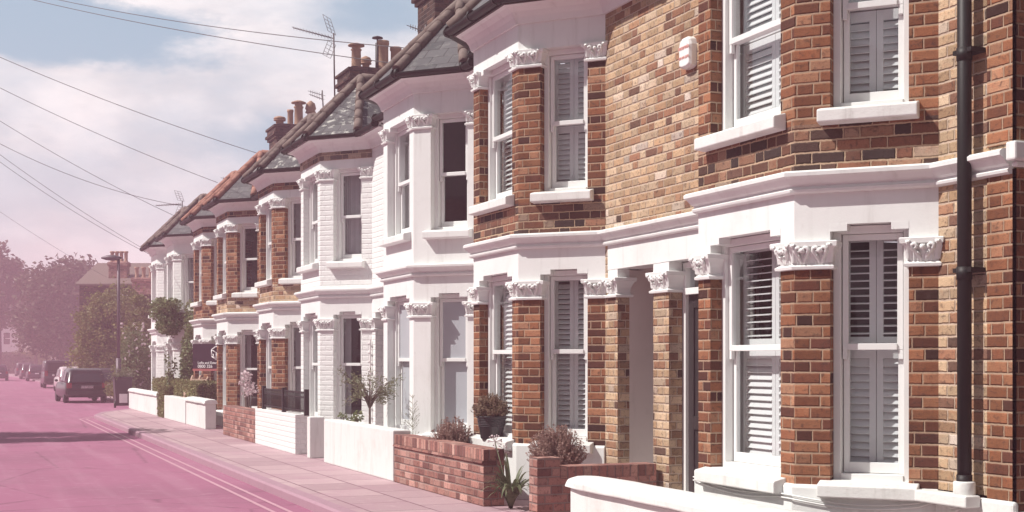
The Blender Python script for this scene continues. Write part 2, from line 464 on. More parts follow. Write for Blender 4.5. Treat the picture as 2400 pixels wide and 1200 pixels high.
def volute(mb, c, out, side, r, sgn):
    pts = []
    for i in range(15):
        a = i / 14 * 2.1 * math.pi; rr = r * (1 - .72 * i / 14)
        pts.append(c + side * (sgn * rr * math.cos(a)) + Vector((0, 0, rr * math.sin(a))) + out * (.010 * i / 14))
    mb.tube(pts, [.011] * 15, 5, True)

def capital(poly, edges, z0, z1, parent, detail=2):
    """poly: pier footprint; edges: the (a, b) outer edges that carry the carving"""
    mb = MB(); H = z1 - z0
    mb.loftpoly(poly, [(.004, z0 - .004), (.028, z0), (.032, z0 + .018), (.012, z0 + .030), (.006, z0 + .04),
                       (.010, z0 + H * .45), (.028, z0 + H * .68), (.040, z0 + H * .78), (.052, z0 + H * .80), (.056, z1 - .006), (.050, z1)])
    if detail:
        for a, b in edges:
            a = Vector((a[0], a[1], 0)); b = Vector((b[0], b[1], 0)); L = (b - a).length
            if L < .05: continue
            side = (b - a) / L; out = Vector((-side.y, side.x, 0))
            k = max(1, round(L / .16)); cw = L / k
            for i in range(k):
                c = a + side * (L * (i + .5) / k)
                zc = z0 + .035
                # central upright leaf with a rosette over it
                leafstrip(mb, Vector((c.x, c.y, zc)) + out * .006, out, side, H * .62, .040, cw * .42)
                q = c + out * .052; q.z = z0 + H * .66; mb.ball(q, .019, 8, 6)
                for sgn in (-1, 1):
                    # scrolls sweeping from the foot of the leaf up to the corners
                    pts = []; rr = []
                    for t_ in range(13):
                        f = t_ / 12; ang = f * 1.9 * math.pi if f > .62 else 0
                        if f <= .62:
                            g_ = f / .62; du = .06 + .34 * g_ ** 1.5; dz__ = .10 + .55 * g_; do = .012 + .040 * g_ ** 1.6
                            pts.append(c + side * (sgn * du * cw) + out * do + Vector((0, 0, zc + (dz__ - .1) * H * .88)))
                        else:
                            g_ = (f - .62) / .38; aa = g_ * 4.6; r2 = .024 * (1 - .6 * g_)
                            cc_ = c + side * (sgn * .40 * cw - sgn * .024) + out * .054 + Vector((0, 0, zc + .55 * H * .88))
                            pts.append(cc_ + side * (sgn * r2 * math.cos(aa)) + Vector((0, 0, r2 * math.sin(aa))))
                        rr.append(.0085 + .006 * math.sin(f * math.pi))
                    mb.tube(pts, rr, 6)
                    if detail > 1:
                        for f_, hh in ((.16, .34), (.30, .50)):
                            q = c + side * (sgn * f_ * cw) + out * .010; q.z = zc
                            leafstrip(mb, q, out, (side + Vector((0, 0, sgn * .45))).normalized(), H * hh, .034, cw * .20)
            for e in (a, b):
                c = e + out * .036; c.z = z0 + .045
                leafstrip(mb, c - out * .02, out, side, H * .72, .05, .06)
    return obj('capital', mb, M['capital'], parent)

def window(parent, A, B, nin, z0, z1, style, railz=None, rec=.10, sill=True, sillm=None, horns=True, proj=.10):
    A = Vector((A[0], A[1], 0)); B = Vector((B[0], B[1], 0)); u = (B - A); W = u.length; u /= W
    n = Vector((nin[0], nin[1], 0))
    zr = railz if railz else z0 + (z1 - z0) * .5
    w = MB()
    for a, b in ((0, .05), (W - .05, W)):
        obox(w, A, u, n, a, b, rec, rec + .13, z0, z1)
    obox(w, A, u, n, .05, W - .05, rec, rec + .13, z1 - .055, z1)
    obox(w, A, u, n, .05, W - .05, rec - .01, rec + .15, z0, z0 + .045)
    fr = obj('window', w, M['frame'], parent, bevel=.004)
    s = MB()                                             # upper sash sits outside
    a0, a1 = .058, W - .058
    n0, n1 = rec + .03, rec + .065
    obox(s, A, u, n, a0, a0 + .038, n0, n1, zr - .02, z1 - .058); obox(s, A, u, n, a1 - .038, a1, n0, n1, zr - .02, z1 - .058)
    obox(s, A, u, n, a0 + .038, a1 - .038, n0, n1, z1 - .10, z1 - .058)
    obox(s, A, u, n, a0 + .038, a1 - .038, n0 - .012, n1, zr - .022, zr + .022)
    if horns:
        for a in (a0, a1 - .03): obox(s, A, u, n, a, a + .03, n0 + .002, n1 - .002, zr - .085, zr - .02)
    obj('upper_sash', s, M['frame'], fr, bevel=.003)
    s = MB(); n0, n1 = rec + .070, rec + .105
    obox(s, A, u, n, a0, a0 + .038, n0, n1, z0 + .048, zr + .018); obox(s, A, u, n, a1 - .038, a1, n0, n1, z0 + .048, zr + .018)
    obox(s, A, u, n, a0 + .038, a1 - .038, n0, n1, z0 + .048, z0 + .12)
    obox(s, A, u, n, a0 + .038, a1 - .038, n0, n1, zr - .018, zr + .018)
    obj('lower_sash', s, M['frame'], fr, bevel=.003)
    g = MB()
    def pane(nn, za, zb):
        p = [A + u * (a0 + .03) + n * nn, A + u * (a1 - .03) + n * nn]
        g.add([(p[0].x, p[0].y, za), (p[1].x, p[1].y, za), (p[1].x, p[1].y, zb), (p[0].x, p[0].y, zb)], [(3, 2, 1, 0)])
    pane(rec + .048, zr, z1 - .09); pane(rec + .088, z0 + .10, zr)
    frost = style == 'frosted'
    obj('pane', g, M['frosted'] if frost else M['glass'], fr, recalc=False)
    nn = rec + .17
    def shutter(za, zb, ua, ub, tilt, gap=.052):
        m = MB()
        t = .028
        obox(m, A, u, n, ua, ua + .045, nn, nn + t, za, zb); obox(m, A, u, n, ub - .045, ub, nn, nn + t, za, zb)
        obox(m, A, u, n, ua + .045, ub - .045, nn, nn + t, za, za + .07); obox(m, A, u, n, ua + .045, ub - .045, nn, nn + t, zb - .07, zb)
        z = za + .095
        while z < zb - .08:
            c = math.cos(tilt); sn = math.sin(tilt); hw = .030
            for_pts = []
            for q, e in ((-hw, -.004), (hw, -.004), (hw, .004), (-hw, .004)):
                for_pts.append((q * c - e * sn, q * sn + e * c))
            vs = []
            for uu in (ua + .045, ub - .045):
                for dn, dz in for_pts:
                    p = A + u * uu + n * (nn + t / 2 + dn); vs.append((p.x, p.y, z + dz))
            m.add(vs, [(0, 1, 2, 3), (7, 6, 5, 4), (0, 4, 5, 1), (1, 5, 6, 2), (2, 6, 7, 3), (3, 7, 4, 0)])
            z += gap
        obj('shutter', m, M['shutter'], fr)
    mid = W / 2
    if style == 'shut_tier':          # top tier open, bottom tier closed
        for ua, ub in ((.035, mid - .002), (mid + .002, W - .035)):
            shutter(z0 + .03, zr - .01, ua, ub, R(56)); shutter(zr, z1 - .03, ua, ub, R(8))
    elif style == 'shut_closed':
        for ua, ub in ((.035, mid - .002), (mid + .002, W - .035)):
            shutter(z0 + .03, zr - .01, ua, ub, R(58)); shutter(zr, z1 - .03, ua, ub, R(58))
    elif style == 'shut_half':
        for ua, ub in ((.035, mid - .002), (mid + .002, W - .035)):
            shutter(z0 + .03, z1 - .03, ua, ub, R(42))
    elif style == 'blind':
        m = MB(); z = z0 + .05
        while z < z1 - .05:
            obox(m, A, u, n, .05, W - .05, nn, nn + .035, z, z + .004); z += .035
        obj('blind', m, M['shutter'], fr)
    elif style in ('curtain', 'net'):
        m = MB(); K = 40; vs = []
        lo, hi = (0, W) if style == 'net' else (0, W * .3)
        spans = [(.03, W - .03)] if style == 'net' else [(.03, W * .30), (W * .72, W - .03)]
        for lo, hi in spans:
            vs = []
            for i in range(K + 1):
                uu = lo + (hi - lo) * i / K; dn = .018 * math.sin(i * 1.15 * (1 if style == 'curtain' else 1.6))
                p = A + u * uu + n * (nn + .03 + dn)
                vs += [(p.x, p.y, z0 + .02), (p.x, p.y, z1 - .02)]
            m.add(vs, [(2 * i, 2 * i + 2, 2 * i + 3, 2 * i + 1) for i in range(K)], True)
        obj('curtain', m, M['curtain'], fr, recalc=False)
    if sill:
        m = MB()
        vs = []
        pr = []
        prof = [(rec + .02, z0 + .005), (-proj, z0 - .018), (-proj - .005, z0 - .03), (-proj - .005, z0 - .105), (-.02, z0 - .115), (rec + .02, z0 - .115)]
        for uu in (-.07, W + .07):
            for nnn, z in prof:
                if nnn > 0: nnn = min(nnn, -.0) if (uu < 0 or uu > W) else nnn
                p = A + u * uu + n * nnn; vs.append((p.x, p.y, z))
        m.add(vs, [tuple(range(5, -1, -1)), tuple(range(6, 12))] + [(j, (j + 1) % 6, (j + 1) % 6 + 6, j + 6) for j in range(6)])
        obox(m, A, u, n, .001, W - .001, -.0, rec + .04, z0 - .115, z0 + .004)
        obj('sill', m, sillm or M['whiteold'], fr, bevel=.008)
    return fr

def bay_points(s0):
    return [Vector((XW, s0 - 2.01)), Vector((XF, s0 - 1.31)), Vector((XF, s0)), Vector((XW, s0 + .70))]

class GW:
    def __init__(self, root, mat): self.r, self.m = root, mat
    def box(self, *a): obj('ground_floor_wall', MB().box(*a), self.m, self.r)

def house(tagname, s0, h0, h1, dz, mats, near, label, wins, porch, roofm, rollm, label_extra=None, det=2, fbband=None):
    """s0: far front corner of the bay, h0..h1: party walls, porch: (opening s0, s1, door plane depth, doormat, colour)"""
    root = thing('terraced_house', label, 'house', (XW, (h0 + h1) / 2, 0), 'terraced houses in the row')
    P = bay_points(s0)
    mp, mw, mwall, mband, mspan, msill = mats['pier'], mats['white'], mats['wall'], mats['white'], mats['spandrel'], mats['sill']
    zz = lambda z: z + dz
    L = (P[1] - P[0]).length
    ucant = (P[1] - P[0]).normalized(); ncant = Vector((ucant.y, -ucant.x))     # inward
    uf = Vector((0, 1)); nf = Vector((1, 0))
    ufar = (P[3] - P[2]).normalized(); nfar = Vector((ufar.y, -ufar.x))
    # openings on each face (distance from the face's start)
    c0, c1 = .19, L - .245
    f0, f1 = .168, 1.31 - .182
    g0, g1 = .245, L - .19
    faces = [(P[0], ucant, ncant, c0, c1), (P[1], uf, nf, f0, f1), (P[2], ufar, nfar, g0, g1)]
    def inner(p, na, nb):
        b = (na + nb).normalized(); return p + b * (TK / b.dot(na))
    piers = []
    a = P[0]; e = P[0] + ucant * c0
    piers.append(([a, e, e + ncant * TK, Vector((XW + TK, a.y + (e + ncant * TK - a).y * 0 + .10))], [(a, e)]))
    e0 = P[0] + ucant * c1; e1 = P[1] + uf * f0
    piers.append(([e0, P[1], e1, e1 + nf * TK, inner(P[1], ncant, nf), e0 + ncant * TK], [(e0, P[1]), (P[1], e1)]))
    e0 = P[1] + uf * f1; e1 = P[2] + ufar * g0
    piers.append(([e0, P[2], e1, e1 + nfar * TK, inner(P[2], nf, nfar), e0 + nf * TK], [(e0, P[2]), (P[2], e1)]))
    e0 = P[2] + ufar * g1
    piers.append(([e0, P[3], Vector((XW + TK, P[3].y - .10)), e0 + nfar * TK], [(e0, P[3])]))
    for poly, ed in piers:
        pl = [(p.x, p.y) for p in poly]
        obj('pier', MB().prism(pl, zz(ZP), zz(ZC0)), mp, root); obj('pier', MB().prism(pl, zz(ZF0 - .10), zz(ZFC0)), mp, root)
    for poly, ed in piers:
        pl = [(p.x, p.y) for p in poly]
        capital(pl, ed, zz(ZC0), zz(ZC1), root, det); capital(pl, ed, zz(ZFC0), zz(ZFC1), root, det)
    path = [(p.x, p.y) for p in P]
    full = [(XW, h0)] + path + [(XW, h1)]
    # plinth, GF band, FF spandrel, FF band
    m = MB(); m.sweep(path, [(-TK, 0.0), (.03, 0.0), (.03, zz(ZP) - .02), (.012, zz(ZP)), (-TK, zz(ZP))]); obj('plinth', m, mats['plinth'], root, bevel=.006)
    m = MB(); m.sweep(path, [(-TK, zz(ZH) + .035), (.0, zz(ZH) + .035), (.0, zz(ZB)), (-TK, zz(ZB))])
    for (poly, ed) in piers: m.prism([(p.x, p.y) for p in poly], zz(ZC1), zz(ZH) + .035)
    for (A, u, n, a0, a1) in faces:
        A3 = Vector((A.x, A.y, 0)); u3 = Vector((u.x, u.y, 0)); n3 = Vector((n.x, n.y, 0)); q = min(.13, (a1 - a0) * .22)
        for k0, k1 in ((a0, a0 + q), (a1 - q, a1)):
            obox(m, A3, u3, n3, k0, k1, -.002, .16, zz(ZH) - .012, zz(ZH) + .036)
    obj('lintel_band', m, mband, root)
    m = MB(); m.sweep(path, [(-TK, zz(ZS)), (.0, zz(ZS)), (.0, zz(ZF0) - .10), (-TK, zz(ZF0) - .10)]); obj('spandrel', m, mspan, root)
    # string course along the whole house
    m = MB(); m.sweep(full, [(-.02, zz(ZB) - .004), (.028, zz(ZB) - .004), (.045, zz(ZB) + .006), (.05, zz(ZB) + .022), (.038, zz(ZB) + .032), (.030, zz(ZB) + .045),
                             (.055, zz(ZB) + .060), (.085, zz(ZB) + .095), (.108, zz(ZB) + .108), (.110, zz(ZB) + .132), (.09, zz(ZS) + .006), (-.02, zz(ZS) + .02)])
    obj('string_course', m, mats['string'], root)
    # FF band and cove
    m = MB(); m.sweep(path, [(-TK, zz(ZFC1)), (.0, zz(ZFC1)), (.0, zz(ZBB) + .02), (-TK, zz(ZBB) + .02)])
    for (A, u, n, a0, a1) in faces[1:]:
        A3 = Vector((A.x, A.y, 0)); u3 = Vector((u.x, u.y, 0)); n3 = Vector((n.x, n.y, 0)); q = min(.13, (a1 - a0) * .22)
        for k0, k1 in ((a0, a0 + q), (a1 - q, a1)):
            obox(m, A3, u3, n3, k0, k1, -.002, .16, zz(ZFC1) - .05, zz(ZFC1) + .001)
    obj('frieze', m, mband, root)
    cov = [(-.03, zz(ZBB)), (.03, zz(ZBB)), (.035, zz(ZBB) + .02), (.05, zz(ZBB) + .06), (.085, zz(ZBB) + .11), (.14, zz(ZBB) + .15), (.20, zz(ZBB) + .17), (.20, zz(ZBB) + .20), (-.03, zz(ZBB) + .20)]
    m = MB(); m.sweep(full, cov); obj('cornice', m, mats['cove'], root)
    if fbband:
        m = MB(); m.sweep(path, [(-.01, zz(ZBB) - .13), (.012, zz(ZBB) - .13), (.012, zz(ZBB) - .001), (-.01, zz(ZBB) - .001)]); obj('brick_band', m, fbband, root)
    # walls beside the bay
    b0, b3 = P[0].y, P[3].y
    for a, b in ((h0, b0), (b3, h1)):
        if b - a > .01: obj('upper_wall', MB().box(XW, XW + TK, a, b, zz(ZS) - .10, zz(ZBB) + .19), mwall, root)
    po0, po1, pdep, doorm = porch
    gw = GW(root, mwall); lb = MB(); blind = (h0, b0) if near else (b3, h1)      # side without a porch
    if blind[1] - blind[0] > .01: gw.box(XW, XW + TK, blind[0], blind[1], zz(ZP) if near and h0 < 8 else 0, zz(ZS) - .10)
    side = (b3, h1) if near else (h0, b0)
    if near:
        gw.box(XW, XW + TK, b3, po0, zz(0) + .02, zz(ZC0)) if po0 - b3 > .02 else None
        lb.box(XW - .004, XW + TK, b3, h1, zz(ZH) + .01, zz(ZB) + .04)
        if po0 - b3 > .02: lb.box(XW - .002, XW + TK, b3, po0, zz(ZC0), zz(ZH) + .01)
    else:
        pil = [(XW, h0 - .15), (XW, po0), (XW + .135, po0), (XW + .135, h0 - .15)]
        pm = MB(); pm.prism(pil, 0, zz(ZC0)); obj('porch_pilaster', pm, mats.get('pil', mp), root)
        capital(pil, [((XW, h0 - .15), (XW, po0))], zz(ZC0), zz(ZC1), root, det)
        lb.prism(pil, zz(ZC1), zz(ZH) + .01)
        pil2 = [(XW, po1), (XW, po1 + .24), (XW + .30, po1 + .24), (XW + .30, po1)]
        pm = MB(); pm.prism([(XW, po1), (XW, po1 + .24), (XW + .13, po1 + .24), (XW + .13, po1)], 0, zz(ZC0)); obj('porch_pilaster', pm, mats.get('pil', mp), root)
        capital([(XW, po1), (XW, po1 + .19), (XW + .13, po1 + .19), (XW + .13, po1)], [((XW, po1), (XW, po1 + .19))], zz(ZC0), zz(ZC1), root, det)
        lb.box(XW, XW + .13, po1, po1 + .21, zz(ZC1), zz(ZH) + .01)
        if b0 - (po1 + .24) > .01: gw.box(XW, XW + TK, po1 + .24, b0, 0, zz(ZB))
        gw.box(XW + .001, XW + TK, po1 + .215, po1 + .24, zz(ZC0) + .0, zz(ZB))
        lb.box(XW - .004, XW + TK, h0, po1 + .21, zz(ZH) + .01, zz(ZB) + .04)
    if lb.v: obj('porch_lintel', lb, mband, root)
    # porch: plastered sides, floor, door with frame and fanlight
    pd = pdep
    pm = MB()
    pm.box(XW + .13, XW + pd + .2, po1 - .0, po1 + .06, .0, zz(ZH) + .0) if not near else pm.box(XW + TK, XW + pd + .2, po1, po1 + .05, 0, zz(ZH))
    pm.box(XW + TK + .12, XW + pd + .2, po0 - .06, po0, .0, zz(ZH))
    pm.box(XW + TK + .01, XW + pd + .2, po0 - .06, po1 + .06, zz(ZH) + .0, zz(ZH) + .05)
    obj('porch_wall', pm, M['plaster'], root)
    st = MB(); st.box(XW - .18, XW + pd + .2, po0 + .002, po1 - .002, 0, .10); obj('doorstep', st, M['whiteold'], root, bevel=.01)
    W = po1 - po0; zt = zz(2.05) if dz > -.2 else zz(2.08)
    fm = MB()
    xd = XW + pd
    for a, b in ((po0, po0 + .055), (po1 - .055, po1)): fm.box(xd, xd + .10, a, b, .1, zz(ZH))
    fm.box(xd, xd + .10, po0 + .055, po1 - .055, zz(ZH) - .05, zz(ZH)); fm.box(xd - .02, xd + .10, po0 + .055, po1 - .055, zt, zt + .06)
    fo = obj('door_frame', fm, M['frame'], root, bevel=.004)
    g = MB(); g.add([(xd + .05, po0 + .05, zt + .05), (xd + .05, po1 - .05, zt + .05), (xd + .05, po1 - .05, zz(ZH) - .04), (xd + .05, po0 + .05, zz(ZH) - .04)], [(3, 2, 1, 0)]); obj('fanlight', g, M['glass'], fo, recalc=False)
    d = MB(); ya, yb = po0 + .058, po1 - .058
    d.box(xd + .045, xd + .08, ya, yb, .105, zt - .002)
    for a, b in ((ya, ya + .09), (yb - .09, yb), ((ya + yb) / 2 - .04, (ya + yb) / 2 + .04)): d.box(xd + .03, xd + .044, a, b, .105, zt - .002)
    for a, b in ((.105, .30), (.80, .92), (zt - .12, zt - .002)):
        for p, q in ((ya + .09, (ya + yb) / 2 - .04), ((ya + yb) / 2 + .04, yb - .09)): d.box(xd + .030, xd + .044, p, q, a, b)
    do = obj('door', d, doorm, root, bevel=.003)
    k = MB(); k.lathe((xd + .0, yb - .05 if not near else ya + .06, 1.0), [(0, -.03), (.02, -.03), (.028, -.015), (.02, 0), (.01, .01), (.01, .03)], 12, axis=Matrix.Rotation(R(90), 3, 'Y')); obj('handle', k, M['brass'], do)
    k = MB(); k.box(xd + .022, xd + .030, (ya + yb) / 2 - .11, (ya + yb) / 2 + .11, .86, .90); obj('letter_plate', k, M['brass'], do)
    # windows
    for i, (A, u, n, a0, a1) in enumerate(faces):
        gs, fs = wins[i]
        window(root, A + u * a0, A + u * a1, n, zz(ZP) + .03, zz(ZH) + .03, gs, zz(1.55), sillm=msill, proj=.035 if i == 2 else .10)
        window(root, A + u * a0, A + u * a1, n, zz(ZF0), zz(ZFC1) + .0, fs, zz(3.88), sillm=msill, proj=.035 if i == 2 else .10)
    # interior
    rm = MB()
    for z0, z1 in ((zz(.25), zz(2.5)), (zz(2.8), zz(5.0))):
        rm.box(XW + TK + 3.0, XW + TK + 3.05, h0 + .05, h1 - .05, z0, z1)
        rm.box(XW + TK, XW + TK + 3.0, h0 + .03, h0 + .08, z0, z1) ; rm.box(XW + TK, XW + TK + 3.0, h1 - .08, h1 - .03, z0, z1)
        rm.prism([(XW + TK + 3, b0 - 0.0), (XW + .1, b0 + .1), (XF + TK, P[1].y + .1), (XF + TK, P[2].y - .1), (XW + .1, b3 - .1), (XW + TK + 3, b3)], z1 + .01, z1 + .06)
        rm.prism([(XW + TK + 3, b0 - 0.0), (XW + .1, b0 + .1), (XF + TK, P[1].y + .1), (XF + TK, P[2].y - .1), (XW + .1, b3 - .1), (XW + TK + 3, b3)], z0 - .06, z0 - .01)
        if near: rm.box(XW + TK + .1, XW + TK + 3, b3 - .04, b3 - .0, z0, z1)
        else: rm.box(XW + TK + .1, XW + TK + 3, b0, b0 + .04, z0, z1)
    obj('room', rm, M['room'], root)
    # roof
    ze = zz(ZE) + .03
    off = .26
    E = offset_path(full, off); E = [Vector((e.x, e.y, ze)) for e in E]
    zr, xr = zz(7.55), XW + 4.1
    slope = (zr - ze) / (xr - (XW - off))
    za = zz(6.27); ap = Vector((XW + .20, (P[1].y + P[2].y) / 2, za))
    xm = (XW - off) + (za - ze) / slope; rp = Vector((xm, ap.y, za))
    e = E
    rf = MB()
    r0 = Vector((xr, h0, zr)); r1 = Vector((xr, h1, zr))
    vs = [e[1], e[2], e[3], e[4], ap, rp, e[0], e[5], r0, r1, Vector((2 * xr - (XW - off), h0, ze)), Vector((2 * xr - (XW - off), h1, ze))]
    fs = [(0, 1, 4), (1, 2, 4), (2, 3, 4), (0, 4, 5), (3, 5, 4), (6, 0, 5, 8), (8, 5, 9), (5, 3, 7, 9), (8, 9, 11, 10)]
    rf.add(vs, fs)
    ro = obj('roof', rf, roofm, root)
    for a, b in ((e[2], ap), (e[3], ap), (e[1], ap), (ap, rp)):
        t = MB(); dvec = (b - a); N = max(2, round(dvec.length / .32))
        a2 = a + dvec.normalized() * .02
        for i in range(N):
            q0 = a2 + (b - a2) * (i / N); q1 = a2 + (b - a2) * ((i + 1.06) / N if i < N - 1 else 1)
            up = Vector((0, 0, .02))
            t.tube([q0 + up, q1 + up], [.070, .062], 10)
        obj('hip_tiles', t, rollm, ro)
    t = MB(); t.tube([r0 + Vector((0, 0, .02)), r1 + Vector((0, 0, .02))], .08, 8); obj('ridge_tiles', t, M['clay'], ro)
    # fascia + gutter
    m = MB(); m.sweep(full, [(.175, zz(ZBB) + .165), (.212, zz(ZBB) + .165), (.212, ze + .02), (.175, ze + .02)]); obj('fascia', m, M['fascia'] if not mats.get('fasciaw') else M['white'], root)
    m = MB(); gp = [(.212 + .055 - .055 * math.cos(math.pi * k / 8), ze - .012 - .055 * math.sin(math.pi * k / 8)) for k in range(9)]
    gp += [(o, z) for o, z in ((.212 + .104, ze - .012), (.218, ze - .012))]
    m.sweep(full, gp, smooth=False)
    gpath = offset_path(full, .267)
    for i in range(len(gpath) - 1):          # collars
        a, b = gpath[i], gpath[i + 1]; n_ = max(1, int((b - a).length / .6))
        for k in range(n_ + 1):
            c = a + (b - a) * (k / n_ * .96 + .02); dd = (b - a).normalized()
            m.tube([(c.x - dd.x * .02, c.y - dd.y * .02, ze - .014), (c.x + dd.x * .02, c.y + dd.y * .02, ze - .014)], .062, 8)
    obj('gutter', m, M['black'], root)
    return root, ro, E, ap

BR = dict(pil=M['stock'], pier=M['red'], wall=M['stock'], white=M['white'], spandrel=M['mixed'], plinth=M['white'], string=M['white'], cove=M['white'], sill=M['whiteold'])
WH = dict(pier=M['white'], wall=M['white'], white=M['white'], spandrel=M['white'], plinth=M['white'], string=M['white'], cove=M['white'], sill=M['white'])
WB = dict(pier=M['whitebrick'], wall=M['whitebrick'], white=M['white'], spandrel=M['whitebrick'], plinth=M['white'], string=M['white'], cove=M['white'], sill=M['whiteold'], fasciaw=1)
W3 = lambda g, f: [(g, f)] * 3
cuts = [6.57, 11.08, 15.31, 19.42, 23.55, 27.55, 31.42, 35.3, 39.2, 42.7]
S0 = [9.27, 14.25, 17.72, 22.5, 25.95, 30.5, 33.7, 38.3, 41.55]
DZ = [-.036, -.038, -.12, -.19, -.26, -.31, -.35, -.38, -.40]
def porch(i, near):
    if near: return (S0[i] + .70 + .10, cuts[i + 1] - .15, .14, M['darkdoor'])
    return (cuts[i] + .15, cuts[i] + .89, .95, M['bluedoor'])
H = []
BR2 = dict(BR, spandrel=M['stock']); BR3 = dict(BR, spandrel=M['red'], wall=M['red'])
specs = [
 (BR, 'nearest brick house at the terrace end, with white shutters and a black drainpipe', [('shut_tier', 'shut_closed'), ('shut_tier', 'shut_closed'), ('shut_tier', 'shut_closed')], M['slate'], M['clay'], None),
 (BR, 'brick bay house left of the alarm box, with a potted plant on its sill', [('shut_half', 'shut_closed'), ('shut_half', 'shut_half'), ('shut_half', 'shut_closed')], M['slate'], M['clay'], None),
 (WH, 'smooth all white rendered house between the brick pair and the white painted brick house', [('frosted', 'dark'), ('frosted', 'net'), ('frosted', 'dark')], M['slate'], M['clay'], None),
 (WB, 'white painted brick house with mossy slate bay roof and an olive tree before its window', [('curtain', 'net'), ('blind', 'blind'), ('curtain', 'net')], M['slateold'], M['clay'], M['greystock']),
 (BR2, 'brick bay house behind the black railing, next to the white painted brick house', [('curtain', 'curtain'), ('net', 'net'), ('curtain', 'curtain')], M['slateold'], M['clay'], M['mixed']),
 (BR2, 'brick bay house with orange hip tiles just right of the builder sign board', [('curtain', 'dark'), ('net', 'net'), ('curtain', 'dark')], M['slate'], M['clayred'], M['mixed']),
 (BR3, 'narrow looking brick bay house directly behind the builder sign board', [('curtain', 'blind'), ('net', 'net'), ('curtain', 'blind')], M['slate'], M['clayred'], M['mixed']),
 (WB, 'white brick house with a shrub climbing beside its bay, second from the far end', [('blind', 'shut_half'), ('net', 'net'), ('blind', 'shut_half')], M['slate'], M['clay'], None),
 (WB, 'farthest white brick house closing the terrace beside the lamp post and trees', [('net', 'net'), ('net', 'net'), ('net', 'net')], M['slate'], M['clay'], None),
]
for i, (mats, lab, wins, rm, rl, fb) in enumerate(specs):
    near = i % 2 == 0
    r = house('h', S0[i], cuts[i], cuts[i + 1], DZ[i], mats, near, lab, wins, porch(i, near), rm, rl, det=2 if i < 5 else 1, fbband=fb)
    H.append(r)

# end walls, quoins and the flank of the near house
hA = H[0][0]; hI = H[-1][0]
gab = lambda y0, y1, dz: ([(XW + TK, y, z) for y in (y0,) for z in (0, 5 + dz)])
def flank(y0, y1, dz, mat, root):
    m = MB(); xa, xb, xr = XW, XW + 8.4, XW + 4.1
    poly = [(xa + (.0 if 0 else TK), 0), (xb, 0), (xb, 5.05 + dz), (xr, 7.5 + dz), (xa + TK, 5.10 + dz)]
    vs = [(x, y0, z) for x, z in poly] + [(x, y1, z) for x, z in poly]; n = len(poly)
    m.add(vs, [tuple(range(n - 1, -1, -1)), tuple(range(n, 2 * n))] + [(k, (k + 1) % n, (k + 1) % n + n, k + n) for k in range(n)])
    obj('end_wall', m, mat, root)
flank(6.574, 6.60, 0, M['red'], hA); flank(42.66, 42.696, -.4, M['whitebrick'], hI)
m = MB(); m.box(XW - .012, XW - .001, 6.545, 6.79, .50, ZB - .01); m.box(XW - .012, XW - .001, 6.545, 6.79, ZS + .01, 4.9); m.box(XW - .012, XW + .35, 6.545, 6.568, .0, ZB - .01); m.box(XW - .012, XW + .35, 6.545, 6.568, ZS + .01, 4.9)
obj('quoin', m, M['red'], hA)
m = MB(); m.box(XW - .09, XW + 3, 6.46, 6.544, ZB + .03, ZS + .005); m.box(XW - .045, XW + 3, 6.50, 6.544, ZB - .004, ZB + .03); obj('string_course_return', m, M['white'], hA, bevel=.012)
m = MB(); m.box(XW - .05, XW + 0, 6.52, 7.24, 0, .56); m.box(XW - .05, XW + 3, 6.48, 6.544, 0, .5); obj('plinth', m, M['whiteold'], hA, bevel=.02)
# drainpipe on the near house
px = XW - .095; py = 6.90
m = MB(); m.tube([(px, py, .63), (px, py, 4.98)], .044, 14)
for z in (.66, 1.97, 3.35, 4.7): m.tube([(px, py, z - .04), (px, py, z + .04)], .049, 14)
dp = obj('drainpipe', m, M['black'], hA)
for z in (1.99, 3.37, 4.72):
    b = MB(); b.box(px - .02, XW + .0, py - .085, py + .085, z - .014, z + .014); obj('bracket', b, M['black'], dp)
m = MB(); m.tube([(px, py, .54), (px, py, .66)], .068, 14); m.box(XW - .17, XW - .051, py - .10, py + .40, .50, .575); obj('pipe_collar', m, M['whiteold'], hA, bevel=.01)

# stucco above/between roofs: chimneys on party walls
def chimney(root_i, y, x, w, d, ztop, pots, cap=True):
    ro = H[root_i][1]
    m = MB(); z0 = 6.0
    m.box(x - d / 2, x + d / 2, y - w / 2, y + w / 2, z0, ztop - .42)
    for k, (e, za, zb) in enumerate(((.05, .42, .34), (.10, .34, .26), (.05, .26, .12), (.09, .12, .05))):
        m.box(x - d / 2 - e, x + d / 2 + e, y - w / 2 - e, y + w / 2 + e, ztop - za, ztop - zb)
    m.box(x - d / 2 + .02, x + d / 2 - .02, y - w / 2 + .02, y + w / 2 - .02, ztop - .05, ztop)
    c = obj('chimney', m, M['chimney'], ro, bevel=.01)
    for (dx_, dy_, h, r, kind) in pots:
        p = MB(); cx, cy = x + dx_, y + dy_
        if kind == 'plain': prof = [(r * .95, 0), (r, .02), (r * .92, .05), (r * .90, h * .85), (r * 1.02, h * .87), (r * 1.06, h * .93), (r * 1.02, h), (r * .85, h), (r * .8, h * .5)]
        elif kind == 'cap': prof = [(r, 0), (r * .9, .05), (r * .85, h * .72), (r * 1.0, h * .74), (r, h * .78), (r * .8, h * .8), (r * .8, h * .9), (r * 1.55, h * .9), (r * 1.5, h * .94), (r * .6, h)]
        elif kind == 'cowl': prof = [(r * .7, 0), (r * .7, h * .55), (r * 1.1, h * .56), (r * 1.1, h * .6), (r * .95, h * .62), (r * .95, h * .66), (r * 1.15, h * .72), (r * .9, h * .9), (r * .2, h)]
        else: prof = [(r * .5, 0), (r * .5, h * .8), (r * .2, h * .82), (r * .2, h * .92), (r * 1.3, h * .93), (r * 1.2, h * .96), (r * .1, h)]
        p.lathe((cx, cy, ztop - .02), prof, 16)
        obj('chimney_pot', p, M['black'] if kind == 'metal' else M['pot'], c)
